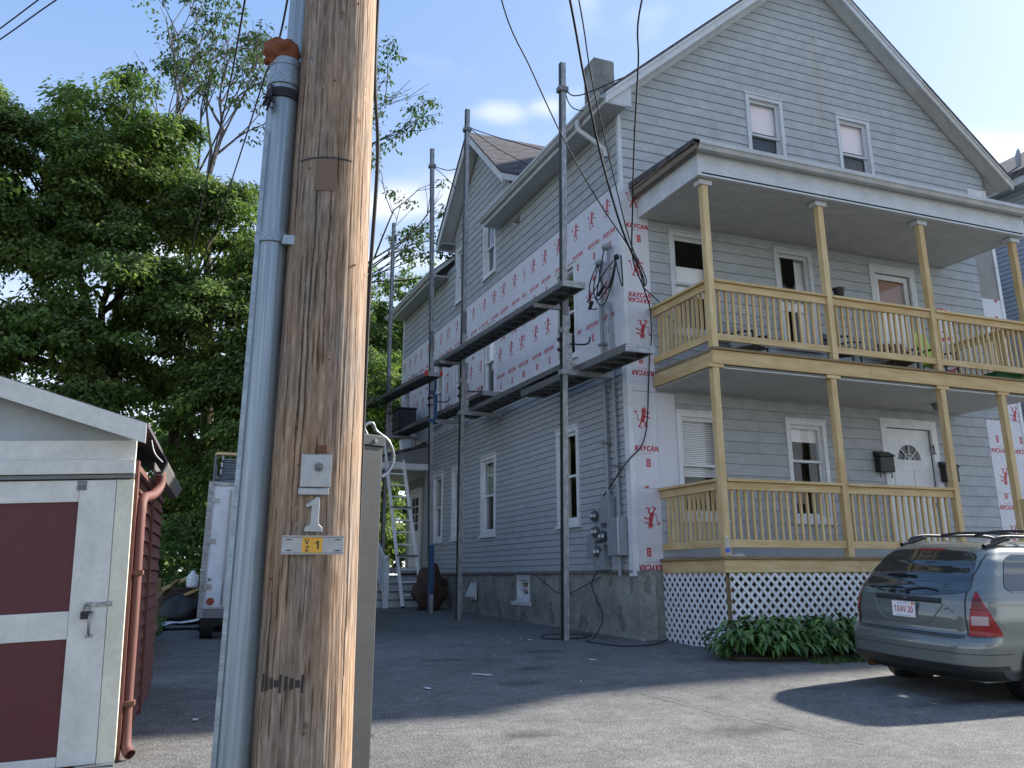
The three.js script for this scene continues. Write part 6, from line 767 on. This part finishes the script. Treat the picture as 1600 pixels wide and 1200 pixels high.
for (const [x, z, h, lab] of [[-6.5, -8.2, 1.5, 'leafy bush left of the trailer, behind the junk heap'], [-7.6, -7.6, 1.9, 'bush behind the old board fence'], [-9.4, -9, 2.2, 'tall bush behind the shed'], [-5.2, -9.5, 2.2, 'dark bush behind the trailer']]) { const t = thing('shrub', lab, 'bush', 'bushes under the trees', [x, 0.14, z]); mesh('foliage', foliage([[0, h * 0.55, 0, 1.0, h * 0.6, 0.9], [0.4, h * 0.35, 0.4, 0.8, h * 0.5, 0.7]], 110, 0.12, 200 + Math.round(x * -10), GREEN, 0.4), leafMat, t); mesh('stems', [0, 1, 2, 3].map(k => limb([[0, -0.1, 0], [Math.cos(k * 1.6) * 0.2, h * 0.4, Math.sin(k * 1.6) * 0.2], [Math.cos(k * 1.6) * 0.5, h * 0.9, Math.sin(k * 1.6) * 0.4]], 0.03, 0.008, 5)), M.bark, t); }
{ const b = [], r = rng(303); for (let k = 0; k < 34; k++) b.push([-34 + k * 1.5 + r(), 2.2 + r() * 2.6, -27 - r() * 5, 1.9, 2.6 + r() * 1.4, 1.6]); const m = single('woods', foliage(b, 9, 0.42, 107, GREEN, 0.4), leafMat, 'far mass of dark woodland closing the view behind the trees', 'woods'); m.userData.kind = 'stuff'; }
{ // sparse tall tree, half dead, behind the maples
  const base = [-4.9, 0.2, -15.2], t = thing('sparse_tree', 'tall thinly leaved tree with bare dark branches rising above the maples', 'tree', 'trees behind the driveway', base), r = rng(55), br = [], tips = [];
  const grow = (p, d, L, rad, lev) => { const e = p.clone().addScaledVector(d, L), m = p.clone().lerp(e, 0.5).add(V((r() - 0.5) * L * 0.1, 0, (r() - 0.5) * L * 0.1)); br.push(limb([p, m, e], rad, rad * 0.62, lev > 2 ? 4 : 6)); if (lev >= 5) { tips.push([e, lev]); return; } if (lev >= 3 && r() < 0.75) tips.push([m, lev]); const n = lev < 1 ? 3 : 2 + (r() < 0.45 ? 1 : 0); for (let k = 0; k < n; k++) { const q = d.clone().add(V((r() - 0.5) * 1.5, (r() - 0.35) * 0.6, (r() - 0.5) * 1.1)).normalize(); q.y = Math.max(q.y, -0.1); grow(k ? m.clone().lerp(e, 0.3 + 0.7 * r()) : e, q.normalize(), L * (0.62 + r() * 0.25), rad * 0.6, lev + 1); } };
  mesh('trunk', limb([[0, -0.3, 0], [-0.5, 4, 0], [-0.9, 8.5, 0.6]], 0.24, 0.16, 10), M.bark, t);
  grow(V(-0.9, 8.5, 0.6), V(-0.12, 1, 0.1).normalize(), 3.6, 0.13, 0); grow(V(-0.9, 8.3, 0.6), V(0.55, 0.9, 0.25).normalize(), 3.4, 0.11, 0); grow(V(-0.7, 7.0, 0.4), V(0.95, 0.65, 0.2).normalize(), 3.2, 0.09, 1); grow(V(-0.9, 8.0, 0.5), V(-0.4, 0.9, 0.3).normalize(), 2.8, 0.09, 1);
  mesh('branches', br, std(lin(0.1, 0.085, 0.075), 0.95), t); const blobs = tips.filter(() => r() < 0.62).map(([e]) => [e.x, e.y, e.z, 0.34, 0.26, 0.34]); mesh('crown', foliage(blobs, 50, 0.13, 106, [[0.05, 0.095, 0.03], [0.07, 0.12, 0.035]], 0.6, -1), leafMat, t);
}
renderer.render(scene, camera);
